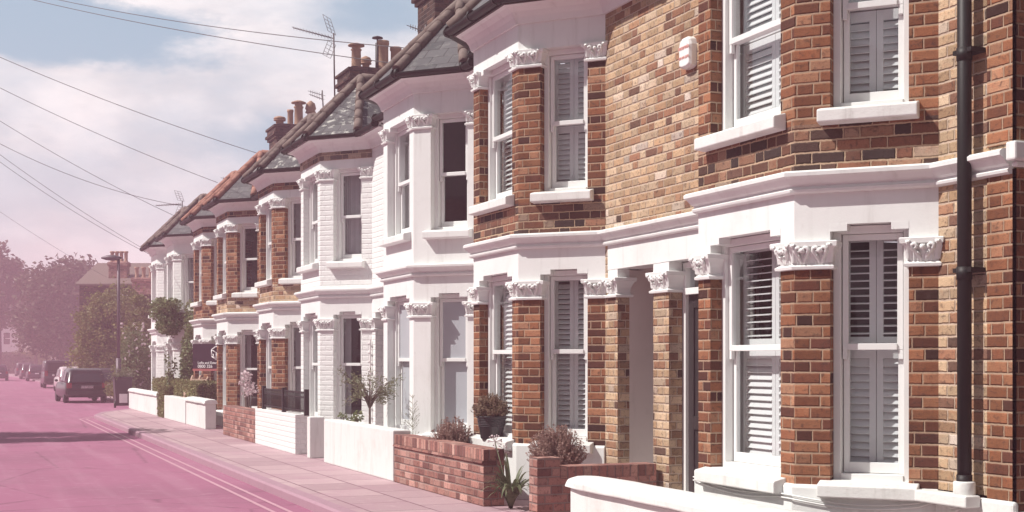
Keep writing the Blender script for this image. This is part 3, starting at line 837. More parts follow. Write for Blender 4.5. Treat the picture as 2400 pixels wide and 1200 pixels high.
def stack_at(pxl, pxr, pytop, X, root_i, pots, w=.95, d=1.5):
    a = at(pxl, pytop, X); chimney(root_i, a.y - 0, X, w, d, a.z, pots)
    return a
a1 = stack_at(893, 0, 170, 9.1, 5, [(-.62, -.1, .62, .125, 'cap'), (-.30, .22, .42, .12, 'cowl'), (-.10, -.05, .85, .10, 'metal'), (.03, -.05, .74, .14, 'plain'), (.34, -.05, .62, .13, 'plain'), (.62, -.05, .55, .13, 'plain')], 1.0, 1.7)
a2 = stack_at(700, 0, 298, 9.1, 7, [(-.55, 0, .30, .16, 'cowl'), (-.22, .1, .52, .09, 'plain'), (0, 0, .78, .14, 'cap'), (.35, 0, .80, .14, 'cowl')], 1.0, 1.5)
chimney(3, 24.2, 8.9, 1.0, 1.6, 8.55, [(-.4, 0, .7, .13, 'plain'), (0, 0, .6, .13, 'plain'), (.4, 0, .7, .13, 'cap')])

# ------------------------------------------------------------------ alarm box
a = at(1620, 122, XW)
al = thing('alarm_box', 'white burglar alarm box with red lettering high on the stock brick wall', 'alarm box', (XW, a.y, a.z))
m = MB()
prof = [(-.105, -.155), (-.11, .06), (-.09, .12), (-.04, .15), (.04, .15), (.09, .12), (.11, .06), (.105, -.155), (.05, -.175), (-.05, -.175)]
vs = []
for dx_, s in ((0, 1), (-.05, .98), (-.075, .86)):
    vs += [(XW + dx_, a.y + y * s * .92, a.z + z * s * .86) for y, z in prof]
n = len(prof)
m.add(vs, [tuple(range(2 * n, 3 * n))] + [(i * n + k, i * n + (k + 1) % n, (i + 1) * n + (k + 1) % n, (i + 1) * n + k) for i in range(2) for k in range(n)])
obj('casing', m, M['frame'], al, bevel=.006)
M['redink'] = plain_mat('red_lettering', (.66, .30, .26), .5, .05)
M['whiteink'] = plain_mat('white_lettering', (.82, .80, .80), .5, .03)
def text(name, s, size, loc, rot, mat, parent, ext=.001, align='CENTER', weight=0):
    cu = bpy.data.curves.new(name, 'FONT'); cu.body = s; cu.size = size; cu.align_x = align; cu.align_y = 'CENTER'; cu.extrude = ext; cu.offset = weight
    tmp = bpy.data.objects.new(name + '_curve', cu); COL.objects.link(tmp); bpy.context.view_layer.update()
    me = bpy.data.meshes.new_from_object(tmp.evaluated_get(bpy.context.evaluated_depsgraph_get()))
    bpy.data.objects.remove(tmp); me.materials.clear(); me.materials.append(mat)
    o = bpy.data.objects.new(name, me); COL.objects.link(o)
    base = Vector((0, 0, 0)); q = parent
    while q is not None: base += q.location; q = q.parent
    o.parent = parent; o.location = Vector(loc) - base; o.rotation_euler = rot
    return o
rt = (R(90), 0, R(-90))
text('lettering', 'securmix', .052, (XW - .078, a.y, a.z + .035), rt, M['redink'], al, weight=.0008)
text('lettering', '020 840 2278', .032, (XW - .078, a.y, a.z - .055), rt, M['redink'], al, weight=.0005)

# ------------------------------------------------------------------ ground
KX = 3.58 * CT; GX = 5.11 * CT
m = MB(); m.add([(-600, -100, -.16), (700, -100, -.16), (700, 1500, -.16), (-600, 1500, -.16)], [(0, 1, 2, 3)]); struct('ground', m, M['earth'])
m = MB()
vs = []; Yc = [-12, 0, 10, 20, 30, 40, 60, 80, 110, 125, 140, 160, 190]
bend = lambda y: 0 if y < 110 else -.0010 * (y - 110) ** 2
for y in Yc: vs += [(-5.5 + bend(y), y, -.10), (KX + 2.6 + bend(y), y, -.10)]
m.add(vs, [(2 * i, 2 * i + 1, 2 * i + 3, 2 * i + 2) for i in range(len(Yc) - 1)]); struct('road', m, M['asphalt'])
kerbp = [(KX, -12), (KX, 37.2), (KX + .35, 39.2), (KX + 1.25, 41.2), (KX + 1.9, 43.0), (KX + 1.9, 70), (KX + 1.9, 110), (KX + 1.9 + bend(130), 130), (KX + 1.9 + bend(150), 150), (KX + 1.9 + bend(180), 180)]
m = MB()
inn = offset_path(kerbp, -.15)
poly = [(p.x, p.y) for p in inn] + [(40, 180), (40, -12)]
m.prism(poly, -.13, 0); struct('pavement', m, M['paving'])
m = MB(); m.sweep(kerbp, [(-.149, -.12), (0, -.12), (0, -.02), (-.02, .004), (-.149, .004)])
struct('kerb', m, M['stone'])
m = MB()
for off, wd in ((-.20, .045), (-.36, .045)):
    m.add([(KX + off - wd, -12, -.096), (KX + off, -12, -.096), (KX + off, 37, -.096), (KX + off - wd, 37, -.096)], [(0, 1, 2, 3)])
    m.add([(KX + off - wd, 37, -.096), (KX + off, 37, -.096), (KX + off + 1.2, 41, -.096), (KX + off + 1.2 - wd, 41, -.096)], [(0, 1, 2, 3)])
struct('road_markings', m, M['line'])

# ------------------------------------------------------------------ garden walls
M['whitewall'] = paint_mat('weathered_render_paint', (.70, .70, .68), .75, .5, 9, .6)
def gwall(y0, y1, h, mat, label, th=.22, cap=None, capmat=None, x=GX, soldier=False):
    t = thing('garden_wall', label, 'wall', (x, (y0 + y1) / 2, 0), 'low front garden walls')
    m = MB(); m.box(x, x + th, y0, y1, 0, h); obj('wall_body', m, mat, t, bevel=.004 if mat is not M['whitewall'] else .012)
    if cap == 'round':
        mc = MB(); n = 9
        pts = []
        K = max(6, int((y1 - y0) / .25)); vs = []
        for i in range(K + 1):
            y = y0 - .05 + (y1 - y0 + .1) * i / K
            e = 1.0
            dd = min(i, K - i)
            sc = 1 if dd > 0 else .82
            for k in range(n):
                a_ = math.pi * k / (n - 1)
                jx = random.uniform(-.004, .004); jz = random.uniform(-.004, .004)
                vs.append((x + th / 2 - (th / 2 + .045) * math.cos(a_) * sc + jx, y, h + .05 + .055 * math.sin(a_) * sc + jz))
            vs.append((x + th + .045 * sc, y, h + .003 + jz)); vs.append((x - .045 * sc + jx, y, h + .003 + jz))
        q = n + 2
        fs = [(i * q + k, i * q + (k + 1) % q, (i + 1) * q + (k + 1) % q, (i + 1) * q + k) for i in range(K) for k in range(q)]
        fs += [tuple(range(q - 1, -1, -1)), tuple(K * q + k for k in range(q))]
        mc.add(vs, fs, False); obj('coping', mc, capmat or M['whitewall'], t, bevel=.012)
    elif cap == 'soldier':
        mc = MB(); mc.box(x - .0, x + th + .0, y0, y1, h + .025, h + .135); obj('coping', mc, M['soldier'], t, bevel=.004)
        mc = MB(); mc.box(x - .018, x + th + .018, y0 - .0, y1, h, h + .012); mc.box(x - .012, x + th + .012, y0, y1, h + .013, h + .0245); obj('tile_creasing', mc, M['gardenbrick'], t)
    elif cap == 'slab':
        mc = MB(); mc.box(x - .025, x + th + .025, y0 - .02, y1 + .02, h, h + .045); obj('coping', mc, capmat or M['whiteold'], t, bevel=.01)
    return t
yy = lambda px: at(px, 900, GX).y
gwall(3.2, yy(1336), .36, M['whitewall'], 'white rendered garden wall with thick rounded coping, nearest to the camera', cap='round', th=.30)
gwall(yy(1259), yy(1240), .56, M['gardenbrick'], 'square pink brick gate pier beside the strap-leaved plant', cap=None)
t = thing('dividing_wall', 'low brick wall with upright top bricks running from the gate pier to the house', 'wall', (GX, 11.1, 0))
m = MB(); m.box(GX + .222, XW - .055, yy(1259) + .004, yy(1259) + .19, 0, .37); obj('wall_body', m, M['gardenbrick'], t)
m = MB(); m.box(GX + .222, XW - .055, yy(1259), yy(1259) + .194, .372, .478); obj('coping', m, M['soldier'], t, bevel=.004)
gwall(yy(1133), yy(924), .42, M['gardenbrick'], 'long pink brick garden wall topped with upright bricks, below the heather pot', cap='soldier')
gwall(yy(921), yy(759), .60, M['whitewall'], 'plain smooth white garden wall between the brick wall and the small pier')
gwall(yy(726), yy(719.5), .60, M['whitewall'], 'slim white gate pier left of the plain smooth white wall')
w3 = gwall(yy(692), yy(598), .60, M['whitebrick'], 'white painted brick garden wall carrying the black railing')
gwall(yy(597), yy(523), .56, M['gardenbrick'], 'weathered pink brick garden wall left of the black railing')
gwall(yy(481), yy(436), .52, M['whitewall'], 'short white garden wall with broken coping in front of the sign board', cap='round')
gwall(yy(434), yy(385), .56, M['whitewall'], 'plain white garden wall under the broken crate')
gwall(yy(368), yy(302), .50, M['whitewall'], 'farthest white garden wall with rounded coping beside the wheelie bin', cap='round')

# railing
ya, yb = yy(706), yy(608); xr_ = GX + .08
t = thing('railing', 'black iron railing panels standing on the white painted brick garden wall', 'railing', (xr_, ya, .6))
for y in (ya, (ya + yb) / 2, yb):
    m = MB(); m.box(xr_ - .03, xr_ + .03, y - .035, y + .035, .60, .99); obj('post', m, M['black'], t)
for a_, b_ in ((ya + .036, (ya + yb) / 2 - .036), ((ya + yb) / 2 + .036, yb - .036)):
    m = MB()
    for z in (.66, .86, .93): m.box(xr_ - .012, xr_ + .012, a_, b_, z, z + .018)
    y = a_ + .05
    while y < b_ - .02:
        m.tube([(xr_, y, .64), (xr_, y, .955)], .0075, 5); y += .072
    obj('railing_panel', m, M['black'], t)

# trellis
a = at(864, 800, XW - .03)
t = thing('trellis', 'narrow white ladder trellis fixed by the white house porch', 'trellis', (XW - .03, a.y, .5))
m = MB()
for y in (a.y - .11, a.y, a.y + .11): m.box(XW - .045, XW - .025, y - .012, y + .012, .5, 1.75)
for k in range(9): m.box(XW - .055, XW - .0455, a.y - .14, a.y + .14, .56 + k * .14, .58 + k * .14)
obj('trellis_slats', m, M['trelliswood'], t)

# cables along the near plinth
P = bay_points(S0[0])
for k, (lab, dz_) in enumerate((('thin white cable sagging under the near bay sills, upper one', 0), ('thin white cable sagging under the near bay sills, lower one', -.025))):
    m = MB(); pts = []
    pp = offset_path([(p.x, p.y) for p in [P[2], P[1], P[0]]], -.045)
    pp = [pp[0], pp[1], pp[2], Vector((XW - .06, 6.95))]
    for i in range(3):
        for q in range(8):
            f = q / 8; c = pp[i] + (pp[i + 1] - pp[i]) * f
            pts.append((c.x, c.y, .52 + dz_ - .05 * math.sin(math.pi * f) - .02 * (i == 1)))
    m.tube(pts, .006, 6); tag(obj('cable', m, M['frame']), lab, 'cable', 'cables under the near bay')

# ------------------------------------------------------------------ plants
def leaves(mb, pts, size, aspect=.5, flat=None, fold=True):
    for p in pts:
        a = Vector((random.gauss(0, 1), random.gauss(0, 1), random.gauss(0, .7))).normalized()
        b = a.cross(Vector((random.gauss(0, 1), random.gauss(0, 1), random.gauss(0, 1)))).normalized()
        s = size * random.uniform(.6, 1.3); a = a * s; b = b * s * aspect
        c = a.cross(b).normalized() * s * .15
        mb.add([p - a * .5, p + b * .5 + c, p + a * .5, p - b * .5 + c], [(0, 1, 2), (0, 2, 3)])
def blob(c, r, n, shell=.55):
    out = []
    for _ in range(n):
        d = Vector((random.gauss(0, 1), random.gauss(0, 1), random.gauss(0, 1))).normalized()
        q = shell + (1 - shell) * random.random() ** .6
        out.append(Vector((c[0] + d.x * r[0] * q, c[1] + d.y * r[1] * q, c[2] + d.z * r[2] * q)))
    return out
def tree(base, h, cr, cz, mat, label, name='tree', nclump=38, per=170, leaf=.22, crad=None, group=None, trunkr=.18, cat='tree', squash=1.0):
    base = Vector(base); t = thing(name, label, cat, base, group)
    cc = base + Vector((0, 0, cz)); tr = MB(); cr_ = Vector(cr)
    fork = base + Vector((random.uniform(-.2, .2), random.uniform(-.2, .2), max(.3, cz - cr_.z * .75)))
    tr.tube([base - Vector((0, 0, .1)), base + (fork - base) * .5 + Vector((.05, .03, 0)), fork], [trunkr * 1.25, trunkr, trunkr * .85], 9)
    cm = MB(); crad = crad or min(cr_) * .38
    for i in range(nclump):
        while True:
            d = Vector((random.uniform(-1, 1), random.uniform(-1, 1), random.uniform(-1, 1)))
            if d.length < 1: break
        d = d.normalized() * (d.length ** .45)
        c = Vector((cc.x + d.x * cr_.x * .86, cc.y + d.y * cr_.y * .86, cc.z + d.z * cr_.z * .86 * squash))
        r = crad * random.uniform(.55, 1.15)
        if i % 3 == 0:
            mid = fork + (c - fork) * .5 + Vector((random.uniform(-.2, .2), random.uniform(-.2, .2), .15))
            tr.tube([fork, mid, c], [trunkr * .5, trunkr * .28, trunkr * .1], 5)
        leaves(cm, blob(c, (r, r, r * .75), int(per * random.uniform(.7, 1.2)), .35), leaf, .55)
        leaves(cm, blob(c, (r * 1.5, r * 1.5, r * 1.2), int(per * .12), .6), leaf, .5)
    obj('trunk', tr, M['bark'], t); obj('crown', cm, mat, t, recalc=False)
    return t
def spiky(c, r, n, h, mat, label, name, lean=.6, w=.006, ball=False, cat='plant'):
    c = Vector(c); t = thing(name, label, cat, c); m = MB(); st = MB()
    for i in range(n):
        a_ = random.uniform(0, 2 * math.pi); q = math.sqrt(random.random()) * .99
        sc_ = random.uniform(.62, 1.06)
        b = c + Vector((math.cos(a_) * q * r * .30, math.sin(a_) * q * r * .30, 0))
        tip = c + Vector((math.cos(a_) * q * r * sc_, math.sin(a_) * q * r * sc_, h * math.sqrt(1 - .93 * q * q) * sc_ * lean))
        mid = (b + tip) * .5 + Vector((math.cos(a_) * .02, math.sin(a_) * .02, .0))
        st.tube([b, mid, tip], [.003, .0025, .0015], 3, False)
        k = 9
        for j in range(k):
            p = mid + (tip - mid) * (j / k * 1.0) + Vector((random.uniform(-.008, .008), random.uniform(-.008, .008), 0))
            leaves(m, [p], .036 if not ball else .030, .38)
        if ball: leaves(m, blob(tip, (.013, .013, .013), 6, .3), .018, .6)
    obj('stems', st, mat, t); obj('foliage', m, mat, t, recalc=False)
    return t
# heather in black pot on the sill
pc = at(1152, 1014, XF - .02); pc.z = ZP + DZ[1] + .012 + .0
t = thing('plant_pot', 'black ribbed plastic pot standing on the white window sill', 'plant pot', pc)
m = MB(); prof = [(.115, 0), (.118, .01), (.135, .12)]
for k in range(5): prof += [(.139 + k * .003, .125 + k * .018), (.143 + k * .003, .130 + k * .018), (.143 + k * .003, .137 + k * .018), (.139 + k * .003, .141 + k * .018)]
prof += [(.165, .225), (.170, .24), (.160, .245), (.15, .22), (.01, .21)]
m.lathe(pc, prof, 28); m.add([(pc.x + .115 * math.cos(k * .2244), pc.y + .115 * math.sin(k * .2244), pc.z) for k in range(28)], [tuple(range(28))]); obj('pot_body', m, M['plasticpot'], t)
spiky(pc + Vector((0, 0, .19)), .225, 420, .30, M['heather'], 'bushy dry heather growing in the black pot on the sill', 'heather', lean=1.0)
b3_ = at(1303, 1060, 5.15); spiky((5.15, b3_.y, .38), .30, 620, .44, M['drybush'], 'round dried lavender bush above the brick gate pier', 'lavender_bush', lean=1.0, ball=True)
m = MB()
b2_ = at(1062, 1040, 5.08); spiky((5.08, b2_.y, .34), .28, 560, .44, M['drybush'], 'round dried lavender bush behind the long brick wall', 'lavender_bush', lean=1.0, ball=True)
for (xx, c) in ((5.15, b3_), (5.08, b2_)):
    pass
def planter(c, h, r, label):
    t = thing('plant_pot', label, 'plant pot', (c[0], c[1], 0)); m = MB()
    m.lathe((c[0], c[1], 0), [(.01, .001), (r * .75, .001), (r, h * .85), (r * 1.1, h * .87), (r * 1.1, h), (r * .95, h), (r * .9, h * .85), (.01, h * .85)], 20); obj('pot_body', m, M['pot'], t)
planter((5.15, b3_.y), .40, .15, 'clay pot holding the dried lavender by the gate pier')
planter((5.08, b2_.y), .32, .15, 'clay pot holding the dried lavender behind the long brick wall')
# agapanthus between the wall end and the gate pier
ag = at(1197, 1178, 4.90); ag = Vector((4.90, ag.y, 0))
t = thing('strap_leaved_plant', 'plant with long arching strap leaves growing between brick wall and gate pier', 'plant', ag)
m = MB()
for i in range(70):
    a_ = random.uniform(0, 2 * math.pi); L = random.uniform(.34, .66); rr = random.uniform(.45, 1.0); vs = []
    d = Vector((math.cos(a_), math.sin(a_), 0)); sd = Vector((-d.y, d.x, 0)); K = 7
    for k in range(K + 1):
        f = k / K; p = ag + d * (L * rr * f * .62) + Vector((0, 0, L * (1.35 * f - 1.15 * f * f * rr)))
        p.z = max(p.z, .01); w = .019 * (1 - f ** 2.2) + .002
        vs += [p - sd * w, p + sd * w]
    m.add(vs, [(2 * k, 2 * k + 1, 2 * k + 3, 2 * k + 2) for k in range(K)], True)
obj('leaf_blades', m, M['strap'], t, recalc=False)
tip = at(1160, 1035, 4.86)
for q, tp in enumerate((tip, at(1180, 1052, 4.95))):
    m = MB(); m.tube([ag, (ag + tp) * .5 + Vector((.0, -.03, 0)), tp], [.006, .005, .004], 6); st = obj('flower_stem', m, M['strap'], t)
    m = MB()
    for i in range(22):
        d = Vector((random.gauss(0, 1), random.gauss(0, 1), random.gauss(0, .8))).normalized(); e = tp + d * .055
        m.tube([tp, e], [.0015, .003], 3, False); m.tube([e, e + d * .018], [.003, .008], 5)
    obj('flower_head', m, M['petal'], st)
# slender weed
w0 = at(968, 1012, 4.98); w0.z = .45
t = thing('slender_plant', 'tall slender bare plant with tiny leaves against the white bay', 'plant', (4.98, w0.y, .0))
m = MB(); w1 = at(967, 925, 4.98); base = Vector((4.98, w0.y, 0)); m.tube([base, (base + w1) * .5, w1], [.005, .004, .002], 5)
for i in range(46):
    f = random.uniform(.38, .97); p = base + (w1 - base) * f; a_ = random.uniform(0, 6.28); l = .16 * (1.1 - f) + .02
    e = p + Vector((math.cos(a_) * l, math.sin(a_) * l, l * .9)); m.tube([p, e], .0018, 3, False); leaves(m, [e, p + (e - p) * .6, p + (e - p) * .3], .022, .4)
obj('stems', m, M['olive'], t, recalc=False)
# olive tree
ob = at(866, 975, 4.98); ob.z = 0
t = thing('olive_tree', 'small potted olive tree with thin grey green leaves before the white house', 'tree', ob)
m = MB(); top = Vector((ob.x, ob.y, .92)); m.tube([ob, ob + Vector((.01, .02, .5)), top], [.018, .015, .013], 7); cm = MB()
for i in range(44):
    a_ = random.uniform(0, 6.28); L = random.uniform(.20, .52); up = random.uniform(-.15, 1.0)
    e = top + Vector((math.cos(a_) * L * .9, math.sin(a_) * L * .9, L * up))
    mid = (top + e) * .5 + Vector((0, 0, .05)); m.tube([top - Vector((0, 0, random.uniform(0, .15))), mid, e], [.006, .004, .002], 4, False)
    for k in range(22):
        f = random.uniform(.3, 1.05); leaves(cm, [mid + (e - mid) * f + Vector((random.gauss(0, .03), random.gauss(0, .03), random.gauss(0, .03)))], .055, .2)
obj('trunk', m, M['bark'], t); obj('crown', cm, M['olive'], t, recalc=False)
def bush(c, r, n, size, mat, label, name='bush', cat='bush', nc=9, stems=True):
    c = Vector(c); t = thing(name, label, cat, (c.x, c.y, 0)); cm = MB(); s = MB()
    for i in range(nc):
        d = Vector((random.uniform(-1, 1), random.uniform(-1, 1), random.uniform(-1, 1))) * .7
        q = Vector((c.x + d.x * r[0], c.y + d.y * r[1], c.z + d.z * r[2]))
        leaves(cm, blob(q, (r[0] * .55, r[1] * .55, r[2] * .36), n // nc, .3), size, .6)
        if stems or i % 4 == 0: s.tube([(c.x, c.y, 0) if stems else (c.x + .3, c.y, c.z - r[2]), ((c.x + q.x) / 2, (c.y + q.y) / 2, q.z * .6 if stems else q.z - r[2] * .4), q], [.02, .012, .004], 4, False)
    obj('stems', s, M['bark'], t); obj('foliage', cm, mat, t, recalc=False)
    return t
p = at(822, 1050, 5.05); bush((5.05, p.y, .62), (.16, .16, .12), 260, .05, M['leafgreen'], 'tiny leafy plant poking above the smooth white wall by the olive tree')
p = at(578, 930, 5.0); bush((5.02, p.y, .95), (.18, .25, .30), 260, .07, M['petal'], 'pale pink flowering shrub behind the weathered brick wall', 'flowering_shrub')
p = at(408, 730, 5.35)
bush((5.30, p.y, 2.55), (.50, .85, .60), 4200, .11, M['leafgreen'], 'rounded glossy shrub crown standing beside the far white bay', 'clipped_shrub', nc=16, stems=False)
p = at(440, 760, 5.45)
bush((5.55, p.y, 1.55), (.28, .55, 1.5), 4200, .11, M['leafgreen'], 'tall climbing evergreen covering the porch of the far white house', 'climber', nc=26)
for px_, lab in ((398, 'small rose climbing on the farthest white brick bay'),):
    p = at(px_, 860, 5.0); bush((5.02, p.y, 1.05), (.15, .3, .55), 300, .09, M['leafgreen'], lab, 'rose_bush')
# hedge
ya, yb = yy(440), yy(336)
t = thing('hedge', 'clipped box hedge rising behind the far white garden walls', 'hedge', (5.0, (ya + yb) / 2, 0))
cm = MB(); pts = []
x0_, x1_, z0_, z1_ = GX + .26, GX + .85, .05, .90
for _ in range(15000):
    f = random.choice('xxztty'); x = random.uniform(x0_, x1_); y = random.uniform(ya + .5, yb); z = random.uniform(z0_, z1_)
    if f == 'x': x = x0_ + random.gauss(0, .02)
    elif f in 'zt': z = z1_ + random.gauss(0, .02)
    else: y = random.choice((ya + .5, yb)) + random.gauss(0, .02)
    pts.append(Vector((x, y, z)))
leaves(cm, pts, .075, .6); cm.box(x0_ + .05, x1_ - .05, ya + .55, yb - .05, 0, z1_ - .05)
obj('foliage', cm, M['hedge'], t, recalc=False)
cm = MB(); pts = [Vector((random.uniform(GX - .02, GX + .28), random.uniform(yy(384), yy(369)), random.uniform(0, .80))) for _ in range(2500)]
leaves(cm, pts, .075, .6); tag(obj('hedge_end', cm, M['hedge'], recalc=False), 'dark shaded hedge end filling the gap between two far white garden walls', 'hedge')

# ------------------------------------------------------------------ sign board, crate, bin
XS = 5.02
a = at(463, 806, XS); b = at(515, 866, XS); bw = a.y - b.y
zt_, zb_ = a.z, CAMZ + (Y0 - 862) * (a - Vector((0, 0, CAMZ))).length / FPX
M['redstrip'] = plain_mat('red_strip', (.45, .14, .14), .5, .05)
sb = thing('sign_board', 'dark builder sign board on a thin post, with a white cube logo and lofts lettering', 'sign', (XS, a.y - .45, 0))
c = at(462, 806, XS); d = at(462, 864, XS)
M['signdark'] = plain_mat('sign_panel_dark', (.045, .025, .04), .4, .05)
# the board faces the camera end of the street
bx, by = XS - .10, c.y
nrm = Vector((-.62, -.785, 0)); usg = Vector((.785, -.62, 0))        # to the right as the reader sees it
A0 = Vector((bx, by, 0)); WB_, zt_, zb_ = .86, c.z, d.z
m = MB()
q = [A0, A0 + usg * WB_, A0 + usg * WB_ - nrm * .02, A0 - nrm * .02]
m.prism([(p.x, p.y) for p in q], zb_, zt_); obj('panel', m, M['signdark'], sb)
m = MB(); q = [A0 + nrm * .002, A0 + usg * WB_ + nrm * .002, A0 + usg * WB_ - nrm * .018, A0 - nrm * .018]
m.prism([(p.x, p.y) for p in q], zb_ - .05, zb_ - .003); obj('lower_strip', m, M['redstrip'], sb)
rz = math.atan2(usg.y, usg.x); H_ = zt_ - zb_
def onsign(u, z): return A0 + usg * u + nrm * .006 + Vector((0, 0, z))
text('lettering', 'Lofts and Extensions', .078, onsign(.13, zb_ + H_ * .235), (R(90), 0, rz), M['whiteink'], sb, align='LEFT', weight=.0015)
text('lettering', '0800 326', .098, onsign(.13, zb_ + H_ * .09), (R(90), 0, rz), M['whiteink'], sb, align='LEFT', weight=.002)
m = MB(); cu, cz_, r_ = .60, zb_ + H_ * .63, H_ * .27
hexp = [(cu + r_ * .9 * math.sin(R(60 * k)), cz_ + r_ * math.cos(R(60 * k))) for k in range(6)]
for k in range(6):
    (u0, z0), (u1, z1) = hexp[k], hexp[(k + 1) % 6]; m.tube([onsign(u0, z0), onsign(u1, z1)], .014, 4)
for k in (1, 3, 5): m.tube([onsign(cu, cz_), onsign(*hexp[k])], .012, 4)
m.tube([onsign(cu - r_ * .5, cz_ - .02), onsign(cu - r_ * .5, cz_ - r_ * .5), onsign(cu - r_ * .2, cz_ - r_ * .68)], .014, 4)
m.tube([onsign(cu + r_ * .5, cz_ - .0), onsign(cu + r_ * .2, cz_ - r_ * .2), onsign(cu + r_ * .2, cz_ - r_ * .68), onsign(cu + r_ * .5, cz_ - r_ * .5)], .014, 4)
obj('logo', m, M['whiteink'], sb)
m = MB(); pp_ = A0 + usg * .62 - nrm * .05; m.box(pp_.x - .03, pp_.x + .03, pp_.y - .03, pp_.y + .03, 0, zt_ - .1); obj('post', m, M['wood'], sb)
# crate leaning
cr = at(452, 930, GX + .4); cr = Vector((GX + .45, cr.y, .50))
t = thing('broken_crate', 'broken wooden pallet piece propped upright behind the plain white garden wall', 'crate', (cr.x, cr.y, 0))
m = MB()
for k in (0, 1, 3, 4):
    z = .50 + k * .105; dx_ = .05 * k
    m.prism([(cr.x - .30 + dx_, cr.y + .10), (cr.x + .02 + dx_, cr.y - .32), (cr.x + .05 + dx_, cr.y - .30), (cr.x - .27 + dx_, cr.y + .12)], z, z + .07)
for u_ in (0, .5, 1):
    a_ = Vector((cr.x - .27 + .30 * u_, cr.y + .10 - .40 * u_, .0)); a_.z = .45; m.tube([a_, a_ + Vector((.24, 0, .62))], .025, 4)
obj('slats', m, M['wood'], t)
# wheelie bin with cuttings
bn = at(287, 955, 4.62); bn = Vector((4.62, bn.y, 0))
M['binplastic'] = plain_mat('bin_plastic', (.05, .035, .045), .5, .2)
t = thing('wheelie_bin', 'dark wheelie bin overflowing with garden cuttings at the far wall end', 'bin', bn)
m = MB(); m.loftpoly([(bn.x - .23, bn.y - .25), (bn.x + .23, bn.y - .25), (bn.x + .23, bn.y + .25), (bn.x - .23, bn.y + .25)], [(-.02, .06), (.03, .88), (.05, .90), (.05, .93)]); obj('bin_body', m, M['binplastic'], t, bevel=.02)
for s in (-1, 1):
    m = MB(); m.lathe((bn.x + s * .24, bn.y - .22, .1), [(.01, -.025), (.1, -.025), (.1, .025), (.01, .025)], 16, axis=Matrix.Rotation(R(90), 3, 'Y')); obj('wheel', m, M['black'], t)
m = MB(); m.box(bn.x - .12, bn.x + .12, bn.y - .252, bn.y - .249, .15, .45); obj('number_panel', m, M['whiteink'], t)
t = thing('garden_cuttings', 'heap of pale dry garden cuttings lying on the wheelie bin', 'cuttings', bn + Vector((0, 0, .93)))
m = MB()
for i in range(70):
    a_ = random.uniform(0, 6.28); d = Vector((math.cos(a_), math.sin(a_), random.uniform(-.5, .9))); s = bn + Vector((random.uniform(-.2, .2), random.uniform(-.2, .2), .93))
    e = s + d * random.uniform(.2, .5); m.tube([s, (s + e) / 2 + Vector((0, 0, .08)), e], [.008, .006, .002], 3, False); leaves(m, [e, (s + e) / 2], .08, .3)
obj('stems', m, M['olive'], t, recalc=False)

# ------------------------------------------------------------------ lamp post
lb_ = dep(278, 947, 44.6); lb_.z = 0
t = thing('street_lamp', 'tall street lamp with flat oval head beyond the end of the terrace', 'street lamp', lb_)
hz = CAMZ + (Y0 - 606) * 44.6 / FPX
M['lamp'] = plain_mat('lamp_grey', (.11, .085, .10), .5, .2, metal=.3)
m = MB(); m.tube([lb_, lb_ + Vector((0, 0, 1.5))], [.085, .085], 12); m.tube([lb_ + Vector((0, 0, 1.5)), lb_ + Vector((0, 0, hz))], [.055, .045], 12); obj('pole', m, M['lamp'], t)
rt_ = Vector((CT, -ST, 0)); hc = lb_ + Vector((0, 0, hz)) - rt_ * .20
m = MB(); vs = []
for i in range(13):
    f = i / 12; w = math.sin(math.pi * min(.97, max(.03, f))) ** .55
    c = hc + rt_ * ((f - .55) * .66)
    for k in range(10):
        a_ = 2 * math.pi * k / 10; fw = Vector((ST, CT, 0))
        vs.append(c + fw * (math.cos(a_) * .13 * w) + Vector((0, 0, math.sin(a_) * (.10 if math.sin(a_) > 0 else .09) * w + .02)))
m.add(vs, [(i * 10 + k, i * 10 + (k + 1) % 10, (i + 1) * 10 + (k + 1) % 10, (i + 1) * 10 + k) for i in range(12) for k in range(10)] + [tuple(range(9, -1, -1)), tuple(range(120, 130))], True)
hd = obj('lamp_head', m, M['lamp'], t)

